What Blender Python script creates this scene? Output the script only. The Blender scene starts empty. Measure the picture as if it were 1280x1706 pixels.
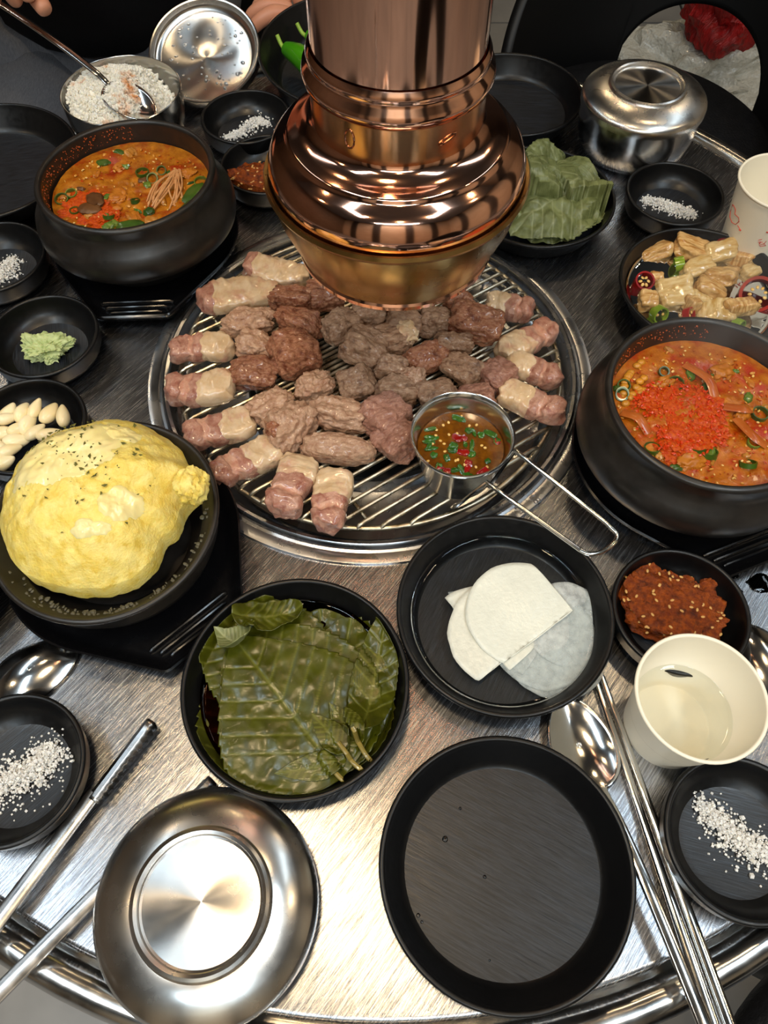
import bpy, bmesh, math, random
from mathutils import Vector, Matrix, noise
sc = bpy.context.scene
C = sc.collection
R = math.radians
PI = math.pi
TZ = .75                      # table top height above the floor
IW, IH, F = 1280, 1706, 1280.0
HC = .5                       # camera height above the table top

# ------------------------------------------------------------------ camera
cam = bpy.data.objects.new('camera', bpy.data.cameras.new('camera'))
C.objects.link(cam); sc.camera = cam
cam.location = (0, 0, TZ + HC); cam.rotation_euler = (R(30), 0, 0)
cam.data.sensor_fit = 'HORIZONTAL'; cam.data.sensor_width = 36; cam.data.lens = 36 * F / IW
cam.data.clip_start = .01
sc.view_settings.view_transform = 'Standard'; sc.view_settings.look = 'None'
sc.view_settings.gamma = 1; sc.view_settings.use_curve_mapping = False
sc.view_settings.exposure = .15
# ------------------------------------------------------------------ world and lights
world = bpy.data.worlds.new('world'); sc.world = world; world.use_nodes = True
world.node_tree.nodes['Background'].inputs[0].default_value = (.5, .48, .45, 1)
world.node_tree.nodes['Background'].inputs[1].default_value = .04
CEIL = 2.65
WARM, COOL = (1, .74, .44), (.72, .88, 1)
# downlights: x, y, watts ; panels: x, y, sx, sy, watts
SPOTS = [(-.15, .15, 5.6), (.62, .75, 1.2), (-.7, .95, 1.2), (.25, 1.75, 1.5), (-.75, -.75, 4.5), (.8, -.7, 4.5), (-1.6, 1.9, 2), (1.6, 2.0, 2), (0, 2.6, 2), (1.8, .2, 3), (-1.8, .1, 3), (.1, -1.3, 5)]
PANELS = [(-.95, -.35, .18, 1.2, 14), (.95, -.35, .18, 1.2, 14), (1.5, 1.2, .16, 1.2, 4), (-1.5, 1.2, .16, 1.2, 4), (0, -1.85, 1.6, .18, 26)]

def lin(h):
    h = h.lstrip('#'); v = [int(h[i:i + 2], 16) / 255 for i in (0, 2, 4)]
    return tuple(c / 12.92 if c <= .04045 else ((c + .055) / 1.055) ** 2.4 for c in v) + (1,)

def at(u, v, z=0):
    """photo pixel -> point on the horizontal plane z above the table top; also metres per pixel there"""
    dx, dy = (u - IW / 2) / F, (v - IH / 2) / F
    d = Vector((dx, .5 - dy * .866, -.866 - dy * .5)); t = (z - HC) / d.z
    return Vector((d.x * t, d.y * t, TZ + z)), t / F

# ------------------------------------------------------------------ materials
MATS = {}
# colour and relief of these are finer than a centimetre
FINE = dict(meat_tan=4.5, meat_grey=4.5, meat_brown=4.5, meat_pink=4.5, pork_fat=3, pork_lean=4, pork_streak=4, stew_broth=4, red_stew_broth=4, red_pepper_paste=4, steamed_egg=3.5, melted_cheese=2,
            soybean_paste=4, wasabi=3, chili_sauce=4, enoki=4, tofu=4, soy_perilla=3, soy_perilla_dark=3, pale_perilla=3, pickled_onion=3, pickled_radish=3, table_steel=1.8, copper=.6)
def M(name, base='#808080', rough=.5, metal=0, c2=None, scale=20, detail=4, lo=.35, hi=.65, stretch=None, bump=None, coat=0, sss=0, aniso=0,
      trans=0, ior=1.45, spec=.5, c3=None, scale3=8, lo3=.5, hi3=.7, rvar=None, rnd=0, emit=None, sheen=0):
    if name in MATS: return MATS[name]
    if name in FINE:
        k = FINE[name]; scale *= k; scale3 *= k * .6
        if bump: bump = (bump[0] * k, bump[1], bump[2] / (k * .62)) + tuple(bump[3:])
    m = bpy.data.materials.new(name); m.use_nodes = True; nt = m.node_tree; N = nt.nodes; L = nt.links
    b = N['Principled BSDF']; I = b.inputs
    col = base if isinstance(base, tuple) else lin(base)
    I['Base Color'].default_value = col; I['Roughness'].default_value = rough; I['Metallic'].default_value = metal
    I['IOR'].default_value = ior; I['Specular IOR Level'].default_value = spec
    I['Coat Weight'].default_value = coat; I['Coat Roughness'].default_value = .08
    I['Transmission Weight'].default_value = trans; I['Sheen Weight'].default_value = sheen
    if sss:
        I['Subsurface Weight'].default_value = sss; I['Subsurface Radius'].default_value = (1, .6, .35); I['Subsurface Scale'].default_value = .004
    if aniso:
        I['Anisotropic'].default_value = aniso
        t = N.new('ShaderNodeTangent'); t.direction_type = 'RADIAL'; t.axis = 'Z'; L.new(t.outputs[0], I['Tangent'])
    tc = N.new('ShaderNodeTexCoord'); vec = tc.outputs['Object']
    oi = N.new('ShaderNodeObjectInfo')
    off = N.new('ShaderNodeVectorMath'); off.operation = 'ADD'; L.new(vec, off.inputs[0])
    mul = N.new('ShaderNodeMath'); mul.operation = 'MULTIPLY'; mul.inputs[1].default_value = 7.3; L.new(oi.outputs['Random'], mul.inputs[0]); L.new(mul.outputs[0], off.inputs[1])
    vec = off.outputs[0]
    if stretch:
        mp = N.new('ShaderNodeMapping'); mp.inputs['Scale'].default_value = stretch[:3]
        if len(stretch) > 3: 
            mr = N.new('ShaderNodeMapping'); mr.inputs['Rotation'].default_value = (0, 0, R(stretch[3])); L.new(vec, mr.inputs[0]); vec = mr.outputs[0]
        L.new(vec, mp.inputs[0]); svec = mp.outputs[0]
    else: svec = vec
    def ntex(sc_, det, v=svec, rg=.6):
        n = N.new('ShaderNodeTexNoise'); n.inputs['Scale'].default_value = sc_; n.inputs['Detail'].default_value = det; n.inputs['Roughness'].default_value = rg
        L.new(v, n.inputs['Vector']); return n.outputs['Fac']
    def rng(fac, a, b_, o0=0, o1=1):
        r = N.new('ShaderNodeMapRange'); r.inputs[1].default_value = a; r.inputs[2].default_value = b_; r.inputs[3].default_value = o0; r.inputs[4].default_value = o1
        L.new(fac, r.inputs[0]); return r.outputs[0]
    def mix(f, a, c):
        x = N.new('ShaderNodeMix'); x.data_type = 'RGBA'; L.new(f, x.inputs[0])
        for s, val in ((6, a), (7, c)):
            if isinstance(val, tuple): x.inputs[s].default_value = val
            else: L.new(val, x.inputs[s])
        return x.outputs[2]
    out = col
    if c2: out = mix(rng(ntex(scale, detail), lo, hi), col, lin(c2))
    if c3: out = mix(rng(ntex(scale3, 3, vec), lo3, hi3), out, lin(c3))
    if rnd:
        hs = N.new('ShaderNodeHueSaturation'); r = rng(oi.outputs['Random'], 0, 1, 1 - rnd, 1 + rnd); L.new(r, hs.inputs['Value'])
        if isinstance(out, tuple): hs.inputs['Color'].default_value = out
        else: L.new(out, hs.inputs['Color'])
        out = hs.outputs[0]
    if not isinstance(out, tuple): L.new(out, I['Base Color'])
    if rvar: L.new(rng(ntex(rvar[0], 4), .3, .7, rvar[1], rvar[2]), I['Roughness'])
    if bump:
        bp = N.new('ShaderNodeBump'); bp.inputs['Strength'].default_value = bump[1]; bp.inputs['Distance'].default_value = bump[2]
        L.new(ntex(bump[0], bump[3] if len(bump) > 3 else 5), bp.inputs['Height']); L.new(bp.outputs[0], I['Normal'])
    if emit:
        I['Emission Color'].default_value = emit[0] + (1,); I['Emission Strength'].default_value = emit[1]
    MATS[name] = m; return m

def liquid(name, tint, gloss=1.0, alpha=.15):
    """thin clear film: see-through, tinted, mirror-like by Fresnel"""
    if name in MATS: return MATS[name]
    m = bpy.data.materials.new(name); m.use_nodes = True; nt = m.node_tree; N = nt.nodes; L = nt.links
    N.remove(N['Principled BSDF']); o = N['Material Output']
    tr = N.new('ShaderNodeBsdfTransparent'); tr.inputs[0].default_value = lin(tint)
    gl = N.new('ShaderNodeBsdfGlossy'); gl.inputs['Roughness'].default_value = .02
    fr = N.new('ShaderNodeFresnel'); fr.inputs[0].default_value = 1.36
    n = N.new('ShaderNodeTexNoise'); n.inputs['Scale'].default_value = 70; n.inputs['Detail'].default_value = 1
    bp = N.new('ShaderNodeBump'); bp.inputs['Strength'].default_value = .08; bp.inputs['Distance'].default_value = .004
    tc = N.new('ShaderNodeTexCoord'); L.new(tc.outputs['Object'], n.inputs['Vector']); L.new(n.outputs[0], bp.inputs['Height'])
    L.new(bp.outputs[0], gl.inputs['Normal']); L.new(bp.outputs[0], fr.inputs['Normal'])
    mx = N.new('ShaderNodeMixShader'); L.new(fr.outputs[0], mx.inputs[0]); L.new(tr.outputs[0], mx.inputs[1]); L.new(gl.outputs[0], mx.inputs[2]); L.new(mx.outputs[0], o.inputs[0])
    MATS[name] = m; return m

def sheer(name, col, clear=.35, rough=.25):
    """thin translucent flesh such as sliced radish"""
    if name in MATS: return MATS[name]
    m = bpy.data.materials.new(name); m.use_nodes = True; nt = m.node_tree; N = nt.nodes; L = nt.links
    b = N['Principled BSDF']; b.inputs['Base Color'].default_value = lin(col); b.inputs['Roughness'].default_value = rough
    tr = N.new('ShaderNodeBsdfTransparent'); mx = N.new('ShaderNodeMixShader')
    n = N.new('ShaderNodeTexNoise'); n.inputs['Scale'].default_value = 420; n.inputs['Detail'].default_value = 3
    bp = N.new('ShaderNodeBump'); bp.inputs['Strength'].default_value = .5; bp.inputs['Distance'].default_value = .001
    tc = N.new('ShaderNodeTexCoord'); L.new(tc.outputs['Object'], n.inputs['Vector']); L.new(n.outputs[0], bp.inputs['Height']); L.new(bp.outputs[0], b.inputs['Normal'])
    rr = N.new('ShaderNodeTexNoise'); rr.inputs['Scale'].default_value = 150; rr.inputs['Detail'].default_value = 4; L.new(tc.outputs['Object'], rr.inputs['Vector'])
    mpr = N.new('ShaderNodeMapRange'); mpr.inputs[1].default_value = .3; mpr.inputs[2].default_value = .7; mpr.inputs[3].default_value = clear * .75; mpr.inputs[4].default_value = min(.95, clear * 1.25); L.new(rr.outputs[0], mpr.inputs[0]); L.new(mpr.outputs[0], mx.inputs[0])
    L.new(b.outputs[0], mx.inputs[1]); L.new(tr.outputs[0], mx.inputs[2]); L.new(mx.outputs[0], N['Material Output'].inputs[0])
    MATS[name] = m; return m

# steel of the table: brushed and scratched
STEEL_T = M('table_steel', (.50, .51, .53, 1), .3, 1, c2='#7c7d82', scale=30, stretch=(1, 26, 1, -52), rvar=(40, .17, .32), bump=(45, .35, .0003, 5))
STEEL = M('polished_steel', (.62, .61, .59, 1), .2, 1, rvar=(60, .14, .26), bump=(90, .03, .0005))
STEEL_SPUN = M('spun_steel', (.66, .64, .61, 1), .24, 1, aniso=.93, rvar=(40, .2, .28))
STEEL_DOME = M('worn_steel', (.68, .65, .61, 1), .26, 1, aniso=.4, rvar=(30, .2, .33))
STEEL_RING = M('grill_ring_steel', (.42, .43, .45, 1), .24, 1, aniso=.4, rvar=(25, .16, .36), bump=(120, .06, .0005))
STEEL_MIR = M('cutlery_steel', (.66, .65, .63, 1), .12, 1, rvar=(50, .08, .18))
STEEL_DK = M('tongs_steel', (.52, .51, .5, 1), .2, 1, rvar=(60, .16, .3))
WIRE = M('grate_wire', (.66, .58, .44, 1), .3, 1, c2='#6a5a3c', scale=70, lo=.45, hi=.7, rvar=(80, .22, .45))
COPPER = M('copper', (.95, .54, .38, 1), .1, 1, c2='#d8987c', scale=14, rvar=(12, .06, .15), bump=(16, .04, .0012, 2))
BRASS = M('brass', (.52, .34, .13, 1), .26, 1, c2='#8a6a35', scale=10, rvar=(18, .2, .34), bump=(20, .04, .002, 2))
BLACK = M('black_melamine', '#0a0a0b', .31, spec=.42, rvar=(200, .28, .4), bump=(500, .03, .0003))
BLACK_IN = M('black_brushed_base', '#0b0d11', .32, c2='#262b33', scale=70, lo=.4, hi=.75, spec=.5, stretch=(1, 18, 1, -35), rvar=(60, .28, .5), bump=(60, .25, .0004, 3))
TRAYM = M('black_tray', '#08080a', .22, spec=.6, rvar=(90, .16, .3))
STONE = M('stoneware', '#151311', .4, c2='#221e1b', scale=60, spec=.6, rvar=(40, .28, .46), bump=(160, .12, .0005))
STONE_IN = M('stained_stoneware', '#241c17', .4, c2='#3a2417', scale=40, lo=.5, hi=.7)
DARK = M('scorched_iron', '#141312', .55, bump=(60, .3, .002))
COAL = M('charcoal', '#0f0e0d', .8, c2='#2b2623', scale=60, bump=(90, .6, .003))
PAPER = M('cup_paper', '#efe8d4', .38, spec=.4)
REDINK = M('red_print', '#c8432c', .5)

# ------------------------------------------------------------------ mesh helpers
def mk(name, verts, faces, mat, parent=None, loc=None, rot=None, smooth=40, sub=0, solid=0):
    me = bpy.data.meshes.new(name); me.from_pydata([tuple(v) for v in verts], [], faces); me.validate(); me.update()
    return fin(name, me, mat, parent, loc, rot, smooth, sub, solid)
def fin(name, me, mat, parent=None, loc=None, rot=None, smooth=40, sub=0, solid=0):
    if smooth:
        bm = bmesh.new(); bm.from_mesh(me); bmesh.ops.recalc_face_normals(bm, faces=bm.faces)
        th = R(smooth)
        for f in bm.faces: f.smooth = True
        for e in bm.edges: e.smooth = not (len(e.link_faces) == 2 and e.calc_face_angle(0) > th)
        bm.to_mesh(me); bm.free()
    for m in (mat if isinstance(mat, list) else [mat]): me.materials.append(m)
    o = bpy.data.objects.new(name, me); C.objects.link(o)
    if parent: o.parent = parent
    if loc is not None: o.location = loc
    if rot is not None: o.rotation_euler = rot
    if solid:
        s = o.modifiers.new('s', 'SOLIDIFY'); s.thickness = solid; s.offset = 0
    if sub:
        s = o.modifiers.new('s', 'SUBSURF'); s.levels = s.render_levels = sub
    return o
def tag(o, label=None, cat=None, group=None, kind=None):
    if label: o['label'] = label
    if cat: o['category'] = cat
    if group: o['group'] = group
    if kind: o['kind'] = kind
    return o
def thing(name, label, cat, loc, rz=0, group=None, rot=None):
    o = bpy.data.objects.new(name, None); C.objects.link(o); o.empty_display_size = .02
    o.location = loc; o.rotation_euler = rot if rot else (0, 0, rz)
    return tag(o, label, cat, group)
def dup(root, loc, rz=None, label=None, group=None, rot=None):
    r = root.copy(); C.objects.link(r); r.location = loc
    if rz is not None: r.rotation_euler = (0, 0, rz)
    if rot: r.rotation_euler = rot
    if label: r['label'] = label
    if group: r['group'] = group
    for ch in list(root.children):
        c = ch.copy(); C.objects.link(c); c.parent = r
        for g in ch.children:
            d = g.copy(); C.objects.link(d); d.parent = c
    return r

def lathe(prof, n=72, close=False, c=(0, 0)):
    V, Fc, rows = [], [], []
    for r, z in prof:
        if r < 1e-6: rows.append([len(V)]); V.append((c[0], c[1], z))
        else:
            rows.append(list(range(len(V), len(V) + n)))
            V += [(c[0] + r * math.cos(2 * PI * i / n), c[1] + r * math.sin(2 * PI * i / n), z) for i in range(n)]
    pairs = list(zip(rows, rows[1:])) + ([(rows[-1], rows[0])] if close else [])
    for a, b in pairs:
        for i in range(n):
            j = (i + 1) % n
            if len(a) == 1 and len(b) == 1: continue
            if len(a) == 1: Fc.append((a[0], b[j], b[i]))
            elif len(b) == 1: Fc.append((a[i], a[j], b[0]))
            else: Fc.append((a[i], a[j], b[j], b[i]))
    return V, Fc
def arc(cx, cz, r, a0, a1, n=6):
    return [(cx + r * math.cos(R(a0 + (a1 - a0) * i / n)), cz + r * math.sin(R(a0 + (a1 - a0) * i / n))) for i in range(n + 1)]

def sweep(path, ab, n=10, up=(0, 0, 1), caps=True, closed=False, sq=1.0):
    """tube along path; ab = half sizes (side, up) per point or one pair; sq<1 makes the section boxier"""
    P = [Vector(p) for p in path]; up = Vector(up); V, Fc = [], []
    k = len(P)
    for i, p in enumerate(P):
        if closed: t = P[(i + 1) % k] - P[i - 1]
        else: t = P[min(i + 1, k - 1)] - P[max(i - 1, 0)]
        t.normalize(); s = t.cross(up)
        if s.length < 1e-4: s = t.cross(Vector((1, 0, 0)))
        s.normalize(); w = s.cross(t)
        a, b = ab[i] if isinstance(ab, list) else ab
        for j in range(n):
            th = 2 * PI * j / n; cx, sx = math.cos(th), math.sin(th)
            cx = math.copysign(abs(cx) ** sq, cx); sx = math.copysign(abs(sx) ** sq, sx)
            V.append(p + s * a * cx + w * b * sx)
    for i in range(k if closed else k - 1):
        i2 = (i + 1) % k
        for j in range(n): Fc.append((i * n + j, i * n + (j + 1) % n, i2 * n + (j + 1) % n, i2 * n + j))
    if caps and not closed: Fc += [tuple(range(n))[::-1], tuple((k - 1) * n + j for j in range(n))]
    return V, Fc
def spline(pts, m=8):
    P = [Vector(p) for p in pts]; out = []
    for i in range(len(P) - 1):
        a = P[max(i - 1, 0)]; b = P[i]; c = P[i + 1]; d = P[min(i + 2, len(P) - 1)]
        for k in range(m):
            t = k / m
            out.append(.5 * ((2 * b) + (c - a) * t + (2 * a - 5 * b + 4 * c - d) * t * t + (3 * b - a - 3 * c + d) * t ** 3))
    return out + [P[-1]]
def join(parts):
    V, Fc = [], []
    for v, f in parts:
        o = len(V); V += [Vector(x) for x in v]; Fc += [tuple(i + o for i in q) for q in f]
    return V, Fc
def xf(vf, loc=(0, 0, 0), rz=0, rot=None):
    m = Matrix.Translation(loc) @ (rot.to_4x4() if rot else Matrix.Rotation(rz, 4, 'Z'))
    return [m @ Vector(v) for v in vf[0]], vf[1]
ICO = {}
def ico(s):
    if s not in ICO:
        bm = bmesh.new(); bmesh.ops.create_icosphere(bm, subdivisions=s, radius=1)
        ICO[s] = ([v.co.normalized() for v in bm.verts], [tuple(v.index for v in f.verts) for f in bm.faces]); bm.free()
    return ICO[s]
def fbm(p, o=3):
    s, a = 0, 1
    for i in range(o):
        s += a * noise.noise(p); p = p * 2.1; a *= .5
    return s
def blob(size, seed=0, p=3.0, amp=.18, freq=1.6, fine=.04, sub=4, flat=.8, twist=0, tilt=None):
    V, Fc = ico(sub); out = []; o = Vector((seed * 3.17, seed * 1.71, seed * 5.3))
    for n in V:
        r = (abs(n.x) ** p + abs(n.y) ** p + abs(n.z) ** p) ** (-1 / p)
        r *= 1 + amp * fbm(n * freq + o, 2) + fine * fbm(n * freq * 4 + o, 2)
        x, y, z = n.x * r, n.y * r, n.z * r
        if tilt: x, y, z = tilt @ Vector((x, y, z))
        if twist: a = twist * x; x, y = x, y + a * .3
        z = max(z, -flat)
        out.append(Vector((x * size[0], y * size[1], (z + flat) * size[2])))
    return out, Fc
def box(sx, sy, sz, loc=(0, 0, 0), bev=0):
    x, y, z = sx / 2, sy / 2, sz / 2
    V = [Vector((a * x + loc[0], b * y + loc[1], c * z + loc[2])) for a in (-1, 1) for b in (-1, 1) for c in (-1, 1)]
    return V, [(0, 1, 3, 2), (4, 6, 7, 5), (0, 4, 5, 1), (2, 3, 7, 6), (0, 2, 6, 4), (1, 5, 7, 3)]
def bevbox(name, sx, sy, sz, mat, parent=None, loc=None, rot=None, bev=.004, seg=2):
    v, f = box(sx, sy, sz); me = bpy.data.meshes.new(name); me.from_pydata([tuple(q) for q in v], [], f)
    bm = bmesh.new(); bm.from_mesh(me); bmesh.ops.bevel(bm, geom=list(bm.edges), offset=bev, segments=seg, affect='EDGES', profile=.5); bm.to_mesh(me); bm.free()
    return fin(name, me, mat, parent, loc, rot, 50)
OCT = ([(1, 0, 0), (-1, 0, 0), (0, 1, 0), (0, -1, 0), (0, 0, 1), (0, 0, -1)], [(0, 2, 4), (2, 1, 4), (1, 3, 4), (3, 0, 4), (2, 0, 5), (1, 2, 5), (3, 1, 5), (0, 3, 5)])
def rrot(rng): return Matrix.Rotation(rng.uniform(0, 6.28), 3, 'Z') @ Matrix.Rotation(rng.uniform(0, 6.28), 3, 'X')

# ------------------------------------------------------------------ the room
def plane_box(name, lo, hi, mat, label=None, cat=None):
    s = [hi[i] - lo[i] for i in range(3)]
    o = mk(name, *box(*s), mat, loc=[(hi[i] + lo[i]) / 2 for i in range(3)], smooth=0)
    tag(o, label, cat, kind='structure'); return o
X0, X1, Y0, Y1 = -2.6, 2.6, -2.3, 3.3
FLOORM = M('floor_tile', '#8f8d8a', .35, c2='#7d7c7a', scale=6, bump=(60, .05, .001))
GROUT = M('grout', '#2a2a2b', .8)
fl = plane_box('floor', (X0, Y0, -.06), (X1, Y1, -.004), GROUT, 'grey tiled restaurant floor', 'floor')
tv = box(.592, .592, .008); tme = None
n_tile = 0
for ix in range(9):
    for iy in range(10):
        x, y = X0 + .3 + ix * .6 - .1, Y0 + .3 + iy * .6 - .1
        if x > X1 or y > Y1 or x < X0 or y < Y0: continue
        if tme is None:
            o = mk('floor_tile', *tv, FLOORM, fl, smooth=0); tme = o.data
        else:
            o = bpy.data.objects.new('floor_tile', tme); C.objects.link(o); o.parent = fl
        o.location = (x - (X0 + X1) / 2, y - (Y0 + Y1) / 2, .032 - .004)
WALLM = M('wall_paint', '#d8c3a6', .7, c2='#cdb698', scale=3)
WALLD = M('wall_dark', '#2a241f', .6, c2='#332b24', scale=4)
WALLB = M('wall_brown', '#6e5c4a', .6, c2='#62513f', scale=4)
CEILM = M('ceiling_paint', '#737d8b', .8)
plane_box('ceiling', (X0, Y0, CEIL), (X1, Y1, CEIL + .06), CEILM, 'dark painted ceiling with lamps', 'ceiling')
plane_box('wall_back', (X0, Y1, -.0), (X1, Y1 + .06, CEIL), WALLD, 'dark wall behind the dining seats', 'wall')
plane_box('wall_front', (X0, Y0 - .06, 0), (X1, Y0, CEIL), WALLM, 'warm beige wall across the room', 'wall')
plane_box('wall_left', (X0 - .06, Y0, 0), (X0, Y1, CEIL), WALLB, 'brown side wall', 'wall')
plane_box('wall_right', (X1, Y0, 0), (X1 + .06, Y1, CEIL), WALLM, 'beige side wall', 'wall')
for i, x in enumerate((-1.9, -.8, .5, 1.6)):
    o = plane_box('trim_%d' % (i + 1), (x - .16, Y0, 0), (x + .16, Y0 + .04, CEIL), WALLD, 'dark vertical wall pilaster', 'trim')
for i, y in enumerate((-1.3, .2, 1.5)):
    o = plane_box('trim_%d' % (i + 5), (X1 - .04, y - .2, 0), (X1, y + .2, CEIL), WALLD, 'dark side wall pilaster', 'trim')
HOUS = M('lamp_housing', '#1a1a1a', .5)
EMW = M('lamp_glass', '#ffffff', .4)
EMC = M('lamp_diffuser', '#ffffff', .5)
for i, (x, y, w) in enumerate(SPOTS):
    t = thing('ceiling_downlight', 'round black warm downlight under the ceiling', 'lamp', (x, y, CEIL), group='warm ceiling downlights')
    big = 2.0 if i == 0 else 1
    mk('housing', *lathe([(0, 0), (.07 * big, 0), (.07 * big, -.09), (.062 * big, -.09), (.058 * big, -.02), (0, -.02)], 32), HOUS, t)
    mk('bulb', *lathe([(0, -.075), (.045 * big, -.072), (.057 * big, -.06), (.057 * big, -.022)], 32), EMW, t)
    l = bpy.data.lights.new('lamp_light', 'AREA'); l.shape = 'DISK'; l.size = .11 * big; l.energy = w; l.color = WARM; l.spread = R(150)
    lo = bpy.data.objects.new('ceiling_downlight_%d_offscreen' % (i + 1), l); C.objects.link(lo); lo.parent = t; lo.location = (0, 0, -.085)
for i, (x, y, sx, sy, w) in enumerate(PANELS):
    t = thing('ceiling_strip_light', 'long cool white strip light hung under the ceiling', 'lamp', (x, y, CEIL), group='cool ceiling strip lights')
    mk('housing', *box(sx + .02, sy + .02, .05, (0, 0, -.025)), HOUS, t, smooth=0)
    mk('diffuser', *box(sx, sy, .02, (0, 0, -.058)), EMC, t, smooth=0)
    l = bpy.data.lights.new('lamp_light', 'AREA'); l.shape = 'RECTANGLE'; l.size = sx; l.size_y = sy; l.energy = w; l.color = COOL
    lo = bpy.data.objects.new('ceiling_strip_light_%d_offscreen' % (i + 1), l); C.objects.link(lo); lo.parent = t; lo.location = (0, 0, -.07)

# ------------------------------------------------------------------ table
TC = Vector((-.0115, .429, TZ))
TB = Vector((0, .42, 0))          # table axis
table = thing('round_table', 'round brushed stainless steel dining table with rolled tube rim', 'table', TB)
prof = [(.1738, TZ - .03), (.1738, TZ), (.3, TZ), (.449, TZ)] + arc(.449, TZ - .0035, .0035, 90, 0, 4) + [(.4522, TZ - .012), (.44, TZ - .014), (.2, TZ - .03)]
V, Fc = lathe(prof, 128, True)
V = [(x + TC.x - TB.x, y + TC.y - TB.y, z) if i < 256 else (x, y, z) for i, (x, y, z) in enumerate(V)]      # the grill hole
mk('tabletop', V, Fc, STEEL_T, table, smooth=30)
mk('rim_gutter', *lathe([(.4524, TZ - .007), (.453, TZ - .02), (.456, TZ - .024), (.459, TZ - .018), (.459, TZ - .034), (.43, TZ - .036), (.43, TZ - .015)], 128, True), STEEL, table)
mk('rim_tube', *lathe([(.4672 + .0105 * math.cos(k * PI / 12), TZ - .0105 + .0125 * math.sin(k * PI / 12)) for k in range(24)], 128, True), STEEL, table)
mk('pedestal', *lathe([(0, TZ - .16), (.17, TZ - .16), (.175, TZ - .13), (.175, TZ - .03), (.19, TZ - .028), (.19, TZ - .022), (.17, TZ - .022), (.17, TZ - .15), (0, TZ - .15)], 48), DARK, table)
mk('column', *lathe([(0, TZ - .15), (.09, TZ - .15), (.07, .12), (.07, .03), (0, .03)], 40), DARK, table)
mk('base', *lathe([(0, .04), (.1, .036), (.26, .02), (.27, .012), (.27, 0), (0, 0)], 48), DARK, table)

# ------------------------------------------------------------------ grill set in the table
grill = thing('charcoal_grill', 'round stainless charcoal grill sunk into the table centre', 'grill', TC)
mk('outer_ring', *lathe([(.1595, -.014), (.1645, -.012), (.166, .002), (.168, .0055), (.1705, .0062), (.1722, .005), (.1735, .0016), (.1755, .001), (.1765, .0028), (.181, .0034), (.1848, .0026), (.1853, .0001), (.1728, .0001), (.164, -.02)], 128, True), STEEL_RING, grill, smooth=35)
mk('drip_pan', *lathe([(.1635, -.014), (.158, -.016), (.148, -.03), (.120, -.034), (.105, -.03), (.1, -.012), (.096, -.012), (.094, -.05), (.092, -.1), (0, -.11)], 96), STEEL_RING, grill, smooth=35)
mk('fire_pot_lip', *lathe([(.094, -.05), (.094, -.013), (.098, -.0105), (.103, -.0105), (.1045, -.014), (.1, -.016)], 80), DARK, grill)
rng = random.Random(3)
for i in range(46):
    a = rng.uniform(0, 6.28); r = .08 * math.sqrt(rng.random())
    s = rng.uniform(.012, .02)
    mk('charcoal_lump', *blob((s, s * .8, s * .7), i, 4, .3, 1.5, .08, 3), COAL, grill, (r * math.cos(a), r * math.sin(a), -.075 + rng.uniform(0, .022)), (rng.uniform(-.5, .5), rng.uniform(-.5, .5), a))
# stamped marks on the ring
def text_mesh(name, s, size, mat, parent, loc, rot, ext=.0003):
    cu = bpy.data.curves.new(name, 'FONT'); cu.body = s; cu.size = size; cu.extrude = ext; cu.align_x = 'CENTER'; cu.align_y = 'CENTER'
    o = bpy.data.objects.new(name, cu); C.objects.link(o)
    me = bpy.data.meshes.new_from_object(o); bpy.data.objects.remove(o)
    return fin(name, me, mat, parent, loc, rot, 0)
for s, (u, v) in (('80', (892, 831)), ('50', (868, 848))):
    q, _ = at(u, v, .0034); d = q - TC
    text_mesh('stamped_mark', s, .0085, STEEL, grill, (d.x, d.y, .0032), (0, 0, math.atan2(d.y, d.x) + PI))

GZ = .0115                    # top of the grate bars
grate = thing('wire_grate', 'round brassy wire grate of parallel bars over the grill', 'grate', TC + Vector((0, 0, GZ)))
RG = .1575
mk('grate_ring', *lathe(arc(RG, -.006, .0022, 0, 330, 11), 96, True), WIRE, grate)
ang = R(34); dv = Vector((math.cos(ang), math.sin(ang), 0)); nv = Vector((-dv.y, dv.x, 0))
def bar(off, half0, half1, hook=True):
    pts = []
    if hook: pts += [dv * (half0 - .001) + Vector((0, 0, -.006)), dv * (half0 + .002) + Vector((0, 0, -.003))]
    pts += [dv * (half0 + .006) + Vector((0, 0, -.0017)), dv * ((half0 + half1) / 2) + Vector((0, 0, -.0017)), dv * (half1 - .006) + Vector((0, 0, -.0017))]
    if hook: pts += [dv * (half1 - .002) + Vector((0, 0, -.003)), dv * (half1 + .001) + Vector((0, 0, -.006))]
    mk('grate_bar', *sweep([p + nv * off for p in pts], (.00165, .00165), 8), WIRE, grate)
PITCH = .0097
for i in range(-15, 16):
    o = i * PITCH; h = math.sqrt(max(RG ** 2 - o * o, 0))
    if h > .03: bar(o, -h, h)
for i in range(-10, 10):
    o = (i + .5) * PITCH; h = math.sqrt(max(.104 ** 2 - o * o, 0))
    if h > .02: bar(o, -h, h, False)
for s in (-1, 1):
    pts = [nv * (s * .12) + dv * -.03, nv * (s * .122) + dv * .035]
    mk('cross_bar', *sweep([dv * (s * .085) - nv * .125 + Vector((0, 0, -.005)), dv * (s * .085) + nv * .125 + Vector((0, 0, -.005))], (.0018, .0018), 8), WIRE, grate)

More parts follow.
